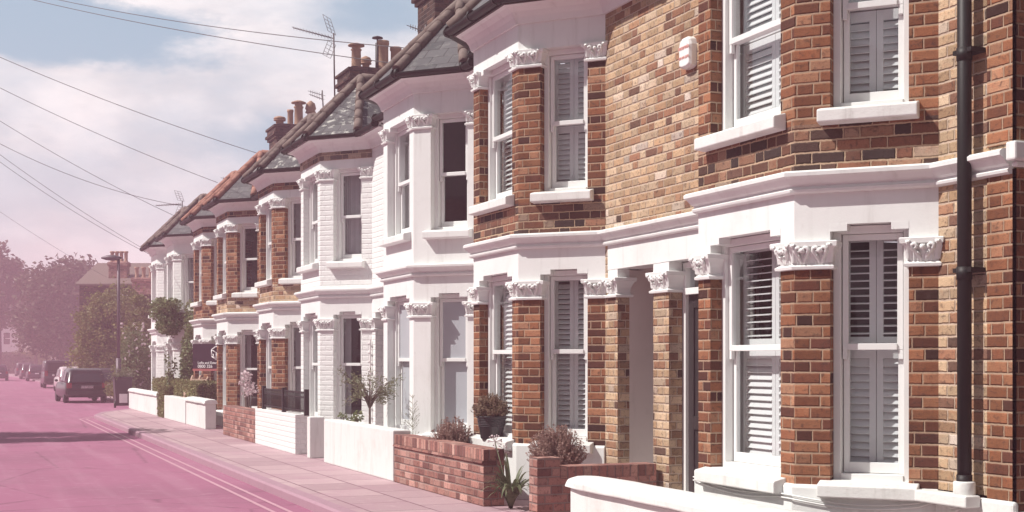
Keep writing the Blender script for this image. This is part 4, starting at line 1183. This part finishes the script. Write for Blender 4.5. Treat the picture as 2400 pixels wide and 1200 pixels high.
# ------------------------------------------------------------------ cars
def car(px, py, label, col, kind='hatch', plate=None, L=4.1, W=1.72, Hh=1.48, yaw=0, lights=(.35, .02, .03), sc=.81):
    zd = (CAMZ + .10) * FPX / (py - Y0)
    o = dep(px, py, zd); o.z = -.10
    t = thing('parked_car', label, 'car', (0, 0, 0), 'cars parked along the kerb')
    body = NT('car_paint'); body.bsdf(col, .3, spec=.4, **{'Coat Weight': .35, 'Coat Roughness': .08}); bmat = body.m
    gm = M.setdefault('carglass', plain_mat('car_glass', (.03, .03, .035), .08, .1, spec=.8))
    parts = []
    hw = W / 2
    if kind == 'van': st = [(0, .93, .96), (.05, .98, 1.0), (.25, 1, 1), (.75, 1, 1), (.84, 1, .62), (.96, .97, .55), (1, .86, .5)]
    # stations: t along length, belt width factor, top height of lower body
    S = [(0, .90, .40, .78), (.02, .96, .34, .86), (.06, .985, .30, .90), (.2, 1, .24, .92), (.5, 1, .20, .92), (.72, 1, .22, .90), (.86, .98, .28, .80), (.96, .93, .32, .70), (1, .80, .40, .60)]
    m = MB(); vs = []
    for (f, w, zl, zt) in S:
        y = f * L; ww = hw * w; zt = zt * Hh / 1.48
        vs += [(-ww * .90, y, zl), (-ww, y, zl + .12), (-ww, y, (zl + zt) / 2 + .05), (-ww * .96, y, zt - .03), (-ww * .86, y, zt), (ww * .86, y, zt), (ww * .96, y, zt - .03), (ww, y, (zl + zt) / 2 + .05), (ww, y, zl + .12), (ww * .90, y, zl)]
    n = 10
    m.add(vs, [(i * n + k, i * n + (k + 1) % n, (i + 1) * n + (k + 1) % n, (i + 1) * n + k) for i in range(len(S) - 1) for k in range(n)] + [tuple(range(n - 1, -1, -1)), tuple((len(S) - 1) * n + k for k in range(n))], True)
    # cabin
    if kind == 'hatch': C = [(.005, .87, 0), (.06, .76, .78), (.125, .73, .98), (.40, .75, 1), (.52, .74, .93), (.70, .84, 0)]
    elif kind == 'estate': C = [(.01, .88, 0), (.03, .84, .85), (.08, .82, .99), (.42, .83, 1), (.55, .81, .93), (.72, .86, 0)]
    else: C = [(.01, .92, 0), (.02, .90, .9), (.05, .89, 1), (.62, .89, 1), (.72, .87, .93), (.84, .88, 0)]
    zb = .90 * Hh / 1.48
    def cabin(sc=1.0, grow=0.0):
        vs = []
        for f, w, h in C:
            zz_ = zb + (Hh - zb) * h; y = f * L
            vs += [(-hw * (w if h > 0 else w), y, zz_), (-hw * w * .82, y, zz_ + .03 * (h > .5)), (hw * w * .82, y, zz_ + .03 * (h > .5)), (hw * w, y, zz_), (hw * .94, y, zb - .02), (-hw * .94, y, zb - .02)]
        return vs
    vs = cabin(); k6 = 6
    m.add(vs, [(i * k6 + k, i * k6 + (k + 1) % k6, (i + 1) * k6 + (k + 1) % k6, (i + 1) * k6 + k) for i in range(len(C) - 1) for k in range(k6)], True)
    parts.append(('body', m, bmat))
    # rear window, side windows, windscreen (set just proud)
    def quad(name, pts, mat):
        q = MB(); q.add(pts, [tuple(range(len(pts)))]); parts.append((name, q, mat))
    f0, w0, h0 = C[0]; f1, w1, h1 = C[1]
    lp = lambda a, b, f: a + (b - a) * f
    def rp(u, v):      # point on the rear slope
        y = lp(f0, f1, v) * L - .012; z_ = lp(zb, zb + (Hh - zb) * h1, v); return (u * hw * lp(w0, w1, v) * .9, y, z_)
    quad('rear_window', [rp(-.86, .06), rp(.86, .06), rp(.80, .93), rp(-.80, .93)], gm)
    fa, wa, ha = C[-2]; fb, wb, hb = C[-1]
    def fp(u, v):
        y = lp(fb, fa, v) * L + .012; z_ = lp(zb, zb + (Hh - zb) * ha, v) + .01; return (u * hw * lp(wb, wa, v) * .9, y, z_)
    quad('windscreen', [fp(-.9, .08), fp(.9, .08), fp(.86, .95), fp(-.86, .95)], gm)
    for s in (-1, 1):
        for y0_, y1_ in ((.16, .32), (.34, .54)):
            pts = []
            for y_, v in ((y0_, .1), (y1_, .1), (y1_ - .02, .82), (y0_ + .015, .82)):
                wi = lp(.94, .79 if kind == 'hatch' else (.83 if kind == 'estate' else .89), v)
                pts.append((s * (hw * wi + .012), y_ * L, lp(zb, Hh, v)))
            quad('side_window', pts, gm)
    red = M.setdefault('taillight', plain_mat('tail_light', (.35, .03, .04), .25, .1, spec=.6))
    wh = M.setdefault('headlight', plain_mat('head_light', (.6, .6, .6), .15, .1, spec=.7))
    for s in (-1, 1):
        q = MB(); q.box(min(s * hw * .70, s * hw * .93), max(s * hw * .70, s * hw * .93), -.008, .05, .66 * Hh / 1.48, (.88 if kind == 'hatch' else .95) * Hh / 1.48); parts.append(('tail_light', q, red))
        q = MB(); q.box(min(s * hw * .5, s * hw * .82), max(s * hw * .5, s * hw * .82), L * .985, L + .01, .50, .62); parts.append(('headlight', q, wh))
    q = MB(); q.box(-hw * .9, hw * .9, -.05, .06, .34, .56); parts.append(('rear_bumper', q, bmat))
    q = MB(); q.box(-.26, .26, -.062, -.051, .66 if kind != 'van' else .6, .77 if kind != 'van' else .71); parts.append(('number_plate', q, M['whiteink']))
    q = MB(); q.box(-.28, .28, -.02, .0, .80, .84); parts.append(('boot_handle', q, M['black']))
    for s in (-1, 1):
        q = MB(); q.ball((s * (hw + .08), L * .58, .98), .08, 8, 6, (1, .5, .75)); parts.append(('mirror', q, bmat))
    cy, sy = math.cos(yaw), math.sin(yaw)
    T = lambda p: Vector((o.x + sc * (p[0] * cy - p[1] * sy), o.y + sc * (p[0] * sy + p[1] * cy), o.z + sc * p[2]))
    t.location = o
    made = {}
    for nm, mb_, mt in parts:
        mb_.v = [tuple(T(p)) for p in mb_.v]
        ob_ = obj(nm, mb_, mt, t, bevel=.02 if nm in ('rear_bumper',) else 0)
        made[nm] = ob_
    for yf in (.17, .81):
        for s in (-1, 1):
            q = MB(); r_ = .31; q.lathe((s * (hw - .11), yf * L, r_), [(.18, -.10), (r_ - .03, -.10), (r_, -.07), (r_, .07), (r_ - .03, .10), (.18, .10)], 20, axis=Matrix.Rotation(R(90), 3, 'Y'))
            q.v = [tuple(T(p)) for p in q.v]; w_ = obj('wheel', q, M['black'], t)
            q = MB(); q.lathe((s * (hw - .10), yf * L, r_), [(.001, -.07), (.19, -.09), (.19, .09), (.001, .07)], 14, axis=Matrix.Rotation(R(90), 3, 'Y'))
            q.v = [tuple(T(p)) for p in q.v]; obj('rim', q, M['lamp'], w_)
    if plate:
        text('plate_lettering', plate, .095, T((0, -.066, .715)), (R(90), 0, yaw), M['black'], made['number_plate'], weight=.001)
    return t
car(204, 945, 'dark hatchback seen from behind at the kerb end, nearest of the parked cars', (.014, .009, .011), 'hatch', 'AY57 EOW', L=4.3, W=1.84, Hh=1.50, yaw=R(3))
car(172, 919, 'silver car parked in front of the nearest dark one', (.55, .46, .48), 'hatch', None, W=1.70, yaw=R(1))
car(250, 934, 'dark car half hidden between the nearest hatchback and the bin', (.05, .035, .04), 'hatch', None, W=1.6, Hh=1.48, yaw=R(3))
car(136, 910, 'dark tall people carrier parked further along', (.05, .03, .04), 'van', None, L=4.6, W=1.85, Hh=1.85)
car(89, 894, 'dark small car beyond the tall people carrier', (.06, .035, .05), 'hatch', None, W=1.8)
car(71, 889, 'dim dark car second from the far end of the parked row', (.07, .05, .06), 'hatch', None, Hh=1.5, W=1.8)
car(57, 884, 'last tiny dark car in the parked row', (.10, .07, .09), 'estate', None, Hh=1.6, W=1.8)
car(-4, 893, 'dark car sliver at the left edge on the road', (.06, .03, .05), 'hatch', None, W=1.8)

# ------------------------------------------------------------------ distant houses and trees
def far_house(name, c, ux, W_, D_, he, hr, wallm, roofm_, label, stacks=(), wins=(), yaw=0, gable=None, gabs=()):
    c = Vector(c); t = thing(name, label, 'house', (c.x, c.y, 0))
    u = Vector((math.cos(yaw), math.sin(yaw), 0)); v = Vector((-u.y, u.x, 0))
    T = lambda a, b, z: c + u * a + v * b + Vector((0, 0, z - c.z))
    m = MB()
    P4 = [T(-W_ / 2, 0, 0), T(W_ / 2, 0, 0), T(W_ / 2, D_, 0), T(-W_ / 2, D_, 0)]
    if gable == 'side':         # ridge along u, gables at the ends
        pl = [(0, 0), (D_, 0), (D_, he), (D_ / 2, hr), (0, he)]
        vs = [T(s, b, z) for s in (-W_ / 2, W_ / 2) for b, z in pl]
        m.add(vs, [(0, 1, 2, 3, 4), (9, 8, 7, 6, 5), (0, 5, 6, 1), (1, 6, 7, 2), (0, 4, 9, 5)])
        rf = MB()
        for b0_, b1_ in ((-.2, D_ / 2), (D_ + .2, D_ / 2)):
            z0_ = he - .2 * (hr - he) / (D_ / 2)
            q = [T(-W_ / 2 - .15, b0_, z0_), T(W_ / 2 + .15, b0_, z0_), T(W_ / 2 + .15, b1_, hr), T(-W_ / 2 - .15, b1_, hr)]
            rf.add([p + Vector((0, 0, .03)) for p in q] + [p + Vector((0, 0, .12)) for p in q], [(0, 1, 2, 3), (7, 6, 5, 4), (0, 4, 5, 1), (1, 5, 6, 2), (2, 6, 7, 3), (3, 7, 4, 0)])
    else:                        # gable faces the viewer
        pl = [(-W_ / 2, 0), (W_ / 2, 0), (W_ / 2, he), (0, hr), (-W_ / 2, he)]
        vs = [T(a_, s, z) for s in (0, D_) for a_, z in pl]
        m.add(vs, [(0, 1, 2, 3, 4), (9, 8, 7, 6, 5), (0, 5, 6, 1), (1, 6, 7, 2), (4, 9, 5, 0)])
        rf = MB()
        for s in (-1, 1):
            z0_ = he - .2 * (hr - he) / (W_ / 2)
            q = [T(s * (W_ / 2 + .2), -.15, z0_), T(s * (W_ / 2 + .2), D_, z0_), T(0, D_, hr), T(0, -.15, hr)]
            rf.add([p + Vector((0, 0, .03)) for p in q] + [p + Vector((0, 0, .14)) for p in q], [(0, 1, 2, 3), (7, 6, 5, 4), (0, 4, 5, 1), (1, 5, 6, 2), (2, 6, 7, 3), (3, 7, 4, 0)])
    obj('wall', m, wallm, t); ro = obj('roof', rf, roofm_, t)
    for (a_, b_, w_, d_, zt, npots) in stacks:
        q = MB(); pp = [T(a_ - w_ / 2, b_ - d_ / 2, 0), T(a_ + w_ / 2, b_ - d_ / 2, 0), T(a_ + w_ / 2, b_ + d_ / 2, 0), T(a_ - w_ / 2, b_ + d_ / 2, 0)]
        pl_ = [(p.x, p.y) for p in pp]; q.loftpoly(pl_, [(0, he - .5), (0, zt - .25), (.06, zt - .2), (.06, zt - .06), (.0, zt)])
        ch = obj('chimney', q, M['gardenbrick'], ro)
        for k in range(npots):
            q = MB(); p = T(a_ - w_ / 2 + w_ * (k + .5) / npots, b_, zt); q.lathe(p, [(.10, -.02), (.11, .05), (.09, .08), (.09, .45), (.12, .47), (.12, .55), (.07, .55)], 10); obj('chimney_pot', q, M['pot'], ch)
    for (a_, z_, w_, h_) in wins:
        q = MB(); fw = MB()
        def pr(mb_, a0, a1, z0, z1, b0, b1):
            mb_.prism([(p.x, p.y) for p in (T(a0, b0, 0), T(a1, b0, 0), T(a1, b1, 0), T(a0, b1, 0))], z0, z1)
        for a0, a1, z0, z1 in ((a_ - w_ / 2 - .08, a_ - w_ / 2, z_, z_ + h_), (a_ + w_ / 2, a_ + w_ / 2 + .08, z_, z_ + h_), (a_ - w_ / 2, a_ + w_ / 2, z_ + h_ - .08, z_ + h_), (a_ - w_ / 2, a_ + w_ / 2, z_, z_ + .1), (a_ - w_ / 2, a_ + w_ / 2, z_ + h_ * .48, z_ + h_ * .54)): pr(fw, a0, a1, z0, z1, -.06, .02)
        wo = obj('window', fw, M['frame'], t)
        pr(q, a_ - w_ / 2, a_ + w_ / 2, z_ + .05, z_ + h_ - .03, -.012, -.004); obj('pane', q, M['carglass'], wo)
    return t
zf = 70
bc = dep(305, 860, zf)
far_house('brick_house', (bc.x, bc.y, 0), None, 5.2, 7, 5.3, 6.55, M['chimney'], M['clay'], 'dark brick house with tall chimneys behind the trees past the terrace end',
          stacks=[(-.85, 1.0, .95, .5, 6.55, 4), (.75, -.2, 1.05, .45, 5.65, 3), (-1.5, 3, .8, .5, 6.3, 2)], wins=[(-1.2, 3.6, .8, 1.2), (.0, 3.6, .8, 1.2)], yaw=-TH, gable='side')
lc = dep(38, 860, 158)
far_house('gabled_house', (lc.x - 1.7, lc.y, 0), None, 3.9, 6, 5.0, 7.9, M['white'], M['slate'], 'pale gabled house closing the street at far left, left one of two', wins=[(-.7, 3.2, .7, 1.5), (.7, 3.2, .7, 1.5), (0, .9, 1.4, 1.5)], yaw=-TH * .6)
far_house('gabled_house', (lc.x + 2.2, lc.y - .5, 0), None, 3.4, 6, 4.8, 7.6, M['white'], M['slate'], 'pale gabled house closing the street at far left, right one of two', wins=[(-.5, 3.0, .6, 1.4), (.5, 3.0, .6, 1.4), (0, .9, 1.2, 1.5)], yaw=-TH * .6)

def tree_px(px, pytop, z, wpx, mat, label, zb=None, **k):
    b = dep(px, 850, z); b.z = -.05
    h = CAMZ + (Y0 - pytop) * z / FPX; r = wpx * z / FPX / 2
    cz = k.pop('cz', h * .56); rz_ = h - cz
    return tree(b, h, (r, r * k.pop('dep', 1.0), rz_), cz, mat, label, **k)
G = 'street and garden trees at the far end'
tree_px(-2, 556, 128, 110, M['leafdark'], 'tall dark tree cut by the left edge of the view', nclump=70, per=110, leaf=.50, cz=8.6, group=G)
tree_px(156, 606, 112, 235, M['leafdark'], 'big round dark tree in the middle of the far tree line', nclump=120, per=150, leaf=.46, group=G, cz=5.6, trunkr=.3)
tree_px(84, 655, 138, 100, M['leafdark'], 'lower dark tree between the left edge tree and the big round one', nclump=56, per=90, leaf=.52, group=G, cz=6.2)
tree_px(275, 655, 60, 190, M['leafgold'], 'golden green tree glowing behind the lamp post', nclump=90, per=330, leaf=.16, group=G, cz=2.2)
tree_px(330, 682, 52, 95, M['leafgold'], 'feathery olive green tree touching the terrace end', nclump=40, per=220, leaf=.12, group=G, cz=2.2)
p = dep(330, 900, 46.5); bush((p.x, p.y, 1.25), (.75, .8, 1.45), 7000, .10, M['leafgreen'], 'tall rose shrub with pink blooms against the terrace end', 'rose_bush', nc=28)
m = MB()
for i in range(60):
    q = Vector((p.x + random.uniform(-.7, .7), p.y - .7 + random.uniform(-.2, .3), random.uniform(.6, 2.7))); leaves(m, blob(q, (.04, .04, .04), 7, .3), .07, .8)
tag(obj('rose_blooms', m, M['petal'], recalc=False), 'pale pink roses blooming over the tall shrub by the terrace end', 'roses')['kind'] = 'stuff'
p = dep(305, 880, 48.5); bush((p.x, p.y, .75), (.8, .8, .75), 5200, .09, M['hedge'], 'clipped golden shrub behind the lamp post foot', 'rounded_shrub', nc=18)
for px_, z_, w_, h_, lab in ((205, 74, 3.0, 2.0, 'low leafy shrub behind the parked cars, right of centre'), (150, 112, 4.6, 3.0, 'low leafy shrub behind the tall people carrier'), (240, 62, 1.8, 1.4, 'low leafy shrub left of the golden shrub'), (92, 140, 5.0, 3.4, 'low leafy shrub before the big round dark tree on its left')):
    p = dep(px_, 860, z_); p.x += .9; bush((p.x, p.y, h_ * .55), (w_ * .6, w_ * .6, h_ * .6), 3600, .13, M['leafgold'], lab, 'shrub', nc=16)
# far hedge across the street and distant wood
a = dep(-40, 850, 150); b = dep(110, 850, 144)
m = MB(); pts = []
for _ in range(9000):
    f = random.random(); q = a + (b - a) * f; pts.append(Vector((q.x + random.gauss(0, .25), q.y + random.gauss(0, .5), random.uniform(0, 2.3))))
leaves(m, pts, .28, .6); tag(obj('far_hedge', m, M['leafdark'], recalc=False), 'dark hedge crossing the far end of the street', 'hedge')
m = MB()
for i in range(260):
    f = random.random(); q = dep(-150 + f * 650, 845, random.uniform(170, 200)); rr = random.uniform(1.2, 2.6)
    leaves(m, blob((q.x, q.y, random.uniform(1, 9)), (rr * 1.3, rr * 1.3, rr * 1.3), 110, .3), .5, .6)
wo = obj('distant_wood', m, M['leafdark'], recalc=False); wo['kind'] = 'stuff'; tag(wo, 'hazy mass of distant trees behind the street end', 'trees')
# shade tree across the road (its shadow crosses road and pavement)
tree((-4.1, 29.6, -.1), 8, (2.6, 2.1, 2.1), 5.6, M['leafdark'], 'street tree on the opposite side whose shadow crosses the road', nclump=40, per=150, leaf=.22, group=G)

far_house('neighbouring_house', (XW + .1, .9, 0), None, 8.6, 7.5, 5.4, 8.0, M['mixed'], M['slate'], 'brick house next door that darkens the end wall across a narrow passage', stacks=[(2.4, 3.5, 1.2, .8, 9.0, 4)], wins=[(-1.2, 3.4, 1.0, 1.5), (1.6, 3.4, 1.0, 1.5), (-1.2, .9, 1.0, 1.6)], yaw=R(-90), gable='side')
opp = ['stock brick house across the road, opposite the nearest bay', 'red brick house across the road, opposite the potted heather', 'white rendered house across the road, opposite the white house',
       'stock brick house across the road, opposite the black railing', 'red brick house across the road, opposite the sign board', 'white house across the road, nearest behind the camera side']
for k, (y_, mt) in enumerate(((5.0, M['stock']), (12.2, M['red']), (19.4, M['white']), (26.6, M['stock']), (33.8, M['red']), (-2.2, M['white']))):
    far_house('house_opposite', (-8.6, y_, 0), None, 7.15, 7, 5.3 + .002 * k, 8.2, mt, M['slate'], opp[k], stacks=[(2.6, 3.5, 1.2, .8, 9.2, 4)], wins=[(-2.2, 3.3, 1.2, 1.5), (1.2, 3.3, 1.2, 1.5), (-2.2, .8, 1.5, 1.6), (1.6, .8, 1.0, 1.9)], yaw=R(90), gable='side')
# ------------------------------------------------------------------ aerials and wires
def yagi(mb, o, d, L, n, el=.16, w=.010, up=Vector((0, 0, 1))):
    d = d.normalized(); s = d.cross(up).normalized()
    mb.tube([o, o + d * L], w, 6)
    for k in range(n):
        p = o + d * (L * (.06 + .92 * k / (n - 1))); e = el * (1 - .4 * k / n)
        mb.tube([p - s * e, p + s * e], .006, 4); mb.tube([p - up * e * .35, p + up * e * .35], .005, 4)
def aerial(label, base, top, dirv, L, n=11, grid=True, extra=()):
    t = thing('tv_aerial', label, 'aerial', base, 'rooftop television aerials')
    m = MB(); m.tube([base, top], .018, 7); obj('mast', m, M['mast'], t)
    m = MB(); yagi(m, top - Vector((0, 0, .12)), dirv, L, n)
    obj('boom', m, M['mast'], t)
    if grid:
        m = MB(); c = top - Vector((0, 0, .12)); bk = -dirv.normalized()
        s = dirv.cross(Vector((0, 0, 1))).normalized()
        for sg in (-1, 1):
            e = c + Vector((0, 0, sg * .42)) + bk * .02 - dirv.normalized() * .05
            tip_ = c + Vector((0, 0, sg * .45)) + dirv.normalized() * .18
            for k in range(5):
                q = c + (tip_ - c) * (.25 + .75 * k / 4); m.tube([q - s * .22, q + s * .22], .005, 4)
            for ss in (-.22, 0, .22): m.tube([c + (tip_ - c) * .25 + s * ss, tip_ + s * ss], .006, 4)
        obj('reflector', m, M['mast'], t)
    for (p, dv, l) in extra:
        m = MB(); yagi(m, p, dv, l, 7, .12); obj('second_boom', m, M['mast'], t)
    return t
zA = 31.0
tp = dep(778, 52, zA); bs_ = dep(785, 262, zA)
lv = (dep(672, 60, zA + .3) - dep(777, 88, zA)).normalized()
t = aerial('tallest aerial with long arrow boom left of the big chimney', bs_, Vector((bs_.x - .03, bs_.y, dep(778, 78, zA).z)), lv, 1.05, 13)
aerial('small double aerial above the second chimney pots', dep(758, 262, 36), dep(755, 212, 36), (dep(728, 218, 36.2) - dep(755, 226, 36)), .42, 6, False, [(dep(755, 232, 36), (dep(728, 224, 36.2) - dep(755, 234, 36)), .42)])
aerial('small aerial peeping over the white house roof near the top', dep(998, 110, 22), dep(998, 58, 22), (dep(955, 52, 22.2) - dep(998, 68, 22)), .34, 7, False)
aerial('aerial standing over the farthest roofs at left', dep(427, 505, 47), dep(427, 470, 47), (dep(360, 478, 47.3) - dep(427, 474, 47)), 1.0, 11, True)
aerial('tiny flat aerial over the orange hip tiles', dep(545, 430, 38), dep(545, 411, 38), (dep(520, 412, 38.2) - dep(545, 416, 38)), .35, 5, False)
def wire(p0, z0, p1, z1, sag, label, r=.0065):
    a = dep(*p0, z0); b = dep(*p1, z1); m = MB(); pts = []
    for i in range(25):
        f = i / 24; q = a + (b - a) * f; q.z -= sag * 4 * f * (1 - f); pts.append(q)
    m.tube(pts, r, 5); o = obj('overhead_wire', m, M['wire']); tag(o, label, 'wire', 'overhead wires over the street')
wire((60, -18), 30, (1105, 125), 18, .15, 'highest overhead wire, reaching the white house gutter', .0065)
wire((30, -12), 30, (1104, 172), 18, .12, 'second highest wire, ending under the white house eaves', .0065)
wire((-60, 108), 30, (612, 362), 30, .10, 'wire dropping from upper left to the brick houses behind the railing')
wire((-60, 176), 32, (510, 428), 34, .10, 'wire ending at the orange hip tiles')
wire((-60, 246), 34, (418, 510), 38, .12, 'steeper wire crossing low over the farthest roofs')
wire((-60, 305), 34, (500, 492), 36, .35, 'sagging wire passing the far left aerial')
wire((-60, 318), 38, (345, 588), 43, .12, 'upper of two close wires reaching the farthest house')
wire((-60, 336), 38, (350, 596), 43, .15, 'lower of two close wires reaching the farthest house')
wire((-60, 455), 60, (250, 650), 68, .12, 'faint low wire running to the distant brick house')

# ------------------------------------------------------------------ sky, sun, haze
SD = Vector((-1, .2, 1.15)).normalized()
w = bpy.data.worlds.new('World'); scene.world = w; w.use_nodes = True
nt = w.node_tree; nt.nodes.clear()
class WN(NT):
    def __init__(self, tree): self.t = tree
wn = WN(nt)
out = wn.n('ShaderNodeOutputWorld'); bg = wn.n('ShaderNodeBackground'); bg.inputs['Strength'].default_value = .088
sky = wn.n('ShaderNodeTexSky', sky_type='NISHITA'); sky.sun_disc = False
sky.sun_elevation = math.asin(SD.z); sky.sun_rotation = math.atan2(SD.x, SD.y); sky.air_density = 1.0; sky.dust_density = .6; sky.ozone_density = 1.0
gen = wn.n('ShaderNodeTexCoord').outputs['Generated']
nv = wn.n('ShaderNodeVectorMath', operation='NORMALIZE'); wn.link(gen, nv.inputs[0]); dirn = nv.outputs[0]
sq = wn.n('ShaderNodeVectorMath', operation='MULTIPLY'); wn.link(dirn, sq.inputs[0]); sq.inputs[1].default_value = (1, 1, 2.2)
big = wn.noise(sq.outputs[0], 5.5, 8, .58, .2); fine = wn.noise(sq.outputs[0], 22, 6, .6)
def blob_dir(px, py, sx, sz, rnd):
    d = (dep(px, py, 100) - Vector((0, 0, CAMZ))).normalized()
    s = wn.n('ShaderNodeVectorMath', operation='SUBTRACT'); wn.link(dirn, s.inputs[0]); s.inputs[1].default_value = d
    q = wn.n('ShaderNodeVectorMath', operation='MULTIPLY'); wn.link(s.outputs[0], q.inputs[0]); q.inputs[1].default_value = (1 / sx, 1 / sx, 1 / sz)
    l = wn.n('ShaderNodeVectorMath', operation='LENGTH'); wn.link(q.outputs[0], l.inputs[0]); return l.outputs['Value']
bl1 = blob_dir(150, 62, .105, .021, 0); bl2 = blob_dir(700, 340, .05, .018, 0); bl3 = blob_dir(900, 20, .06, .02, 0)
nn = wn.math('MULTIPLY', wn.math('SUBTRACT', wn.math('ADD', wn.math('MULTIPLY', big, .7), wn.math('MULTIPLY', fine, .3)), .5), 3.2)
m1 = wn.smooth(wn.math('ADD', bl1, nn), .75, 1.25); m2 = wn.smooth(wn.math('ADD', bl2, nn), .3, 1.5); m3 = wn.smooth(wn.math('ADD', bl3, nn), .2, 1.6)
elsew = wn.smooth(wn.noise(sq.outputs[0], 2.6, 6, .6), .36, .56)
cm_ = wn.math('MULTIPLY', wn.math('MULTIPLY', m1, m2), m3)
cm_ = wn.math('MULTIPLY', cm_, wn.math('ADD', .45, wn.math('MULTIPLY', elsew, .55)))
shade = wn.smooth(wn.math('ADD', wn.math('MULTIPLY', big, .6), wn.math('MULTIPLY', fine, .4)), .36, .60)
vd = wn.n('ShaderNodeVectorMath', operation='DOT_PRODUCT'); wn.link(dirn, vd.inputs[0]); vd.inputs[1].default_value = Vector((.1, .95, .25)).normalized()
bright = wn.smooth(vd.outputs['Value'], .76, .92)          # the cloud bank stands at this end of the street
cm_ = wn.math('MULTIPLY', cm_, wn.math('ADD', .12, wn.math('MULTIPLY', bright, .88)))
cloud = wn.mix(shade, (8.3, 8.3, 8.4, 1), (10.6, 10.35, 10.3, 1))
blue = wn.mix(wn.math('MULTIPLY', bright, .6), wn.mix(1, sky.outputs[0], (1.08, 1.02, .78, 1), 'MULTIPLY'), (4.7, 6.9, 8.7, 1))
col = wn.mix(cm_, blue, cloud)
wn.link(col, bg.inputs[0]); wn.link(bg.outputs[0], out.inputs[0])

sun = bpy.data.lights.new('sun', 'SUN'); sun.energy = 5.0; sun.angle = R(.5); sun.color = (1, .955, .90)
so = bpy.data.objects.new('sun', sun); COL.objects.link(so); so.rotation_euler = SD.to_track_quat('Z', 'Y').to_euler()

m = MB(); m.box(-60, 150, -14, 300, -1.2, 14.5)
hz_ = obj('haze', m, None); hz_['kind'] = 'stuff'
hm = NT('pink_haze'); pv = hm.n('ShaderNodeVolumePrincipled'); pv.inputs['Density'].default_value = .0037; pv.inputs['Color'].default_value = (.98, .61, .76, 1); pv.inputs['Anisotropy'].default_value = .2
hm.link(pv.outputs[0], hm.out.inputs['Volume']); hz_.data.materials.append(hm.m)

# ------------------------------------------------------------------ camera
cam = bpy.data.cameras.new('camera'); co = bpy.data.objects.new('camera', cam); COL.objects.link(co)
cam.sensor_width = 36; cam.lens = FPX / 2400 * 36; cam.shift_y = (Y0 - 600) / 2400; cam.clip_end = 3000; cam.clip_start = .05
co.location = (0, 0, CAMZ); co.rotation_euler = (R(90), 0, -TH)
scene.camera = co
scene.view_settings.view_transform = 'Standard'; scene.view_settings.look = 'None'; scene.view_settings.exposure = .22; scene.view_settings.gamma = 1
scene.cycles.max_bounces = 8; scene.cycles.transparent_max_bounces = 12; scene.cycles.volume_bounces = 1
scene.cycles.use_denoising = True
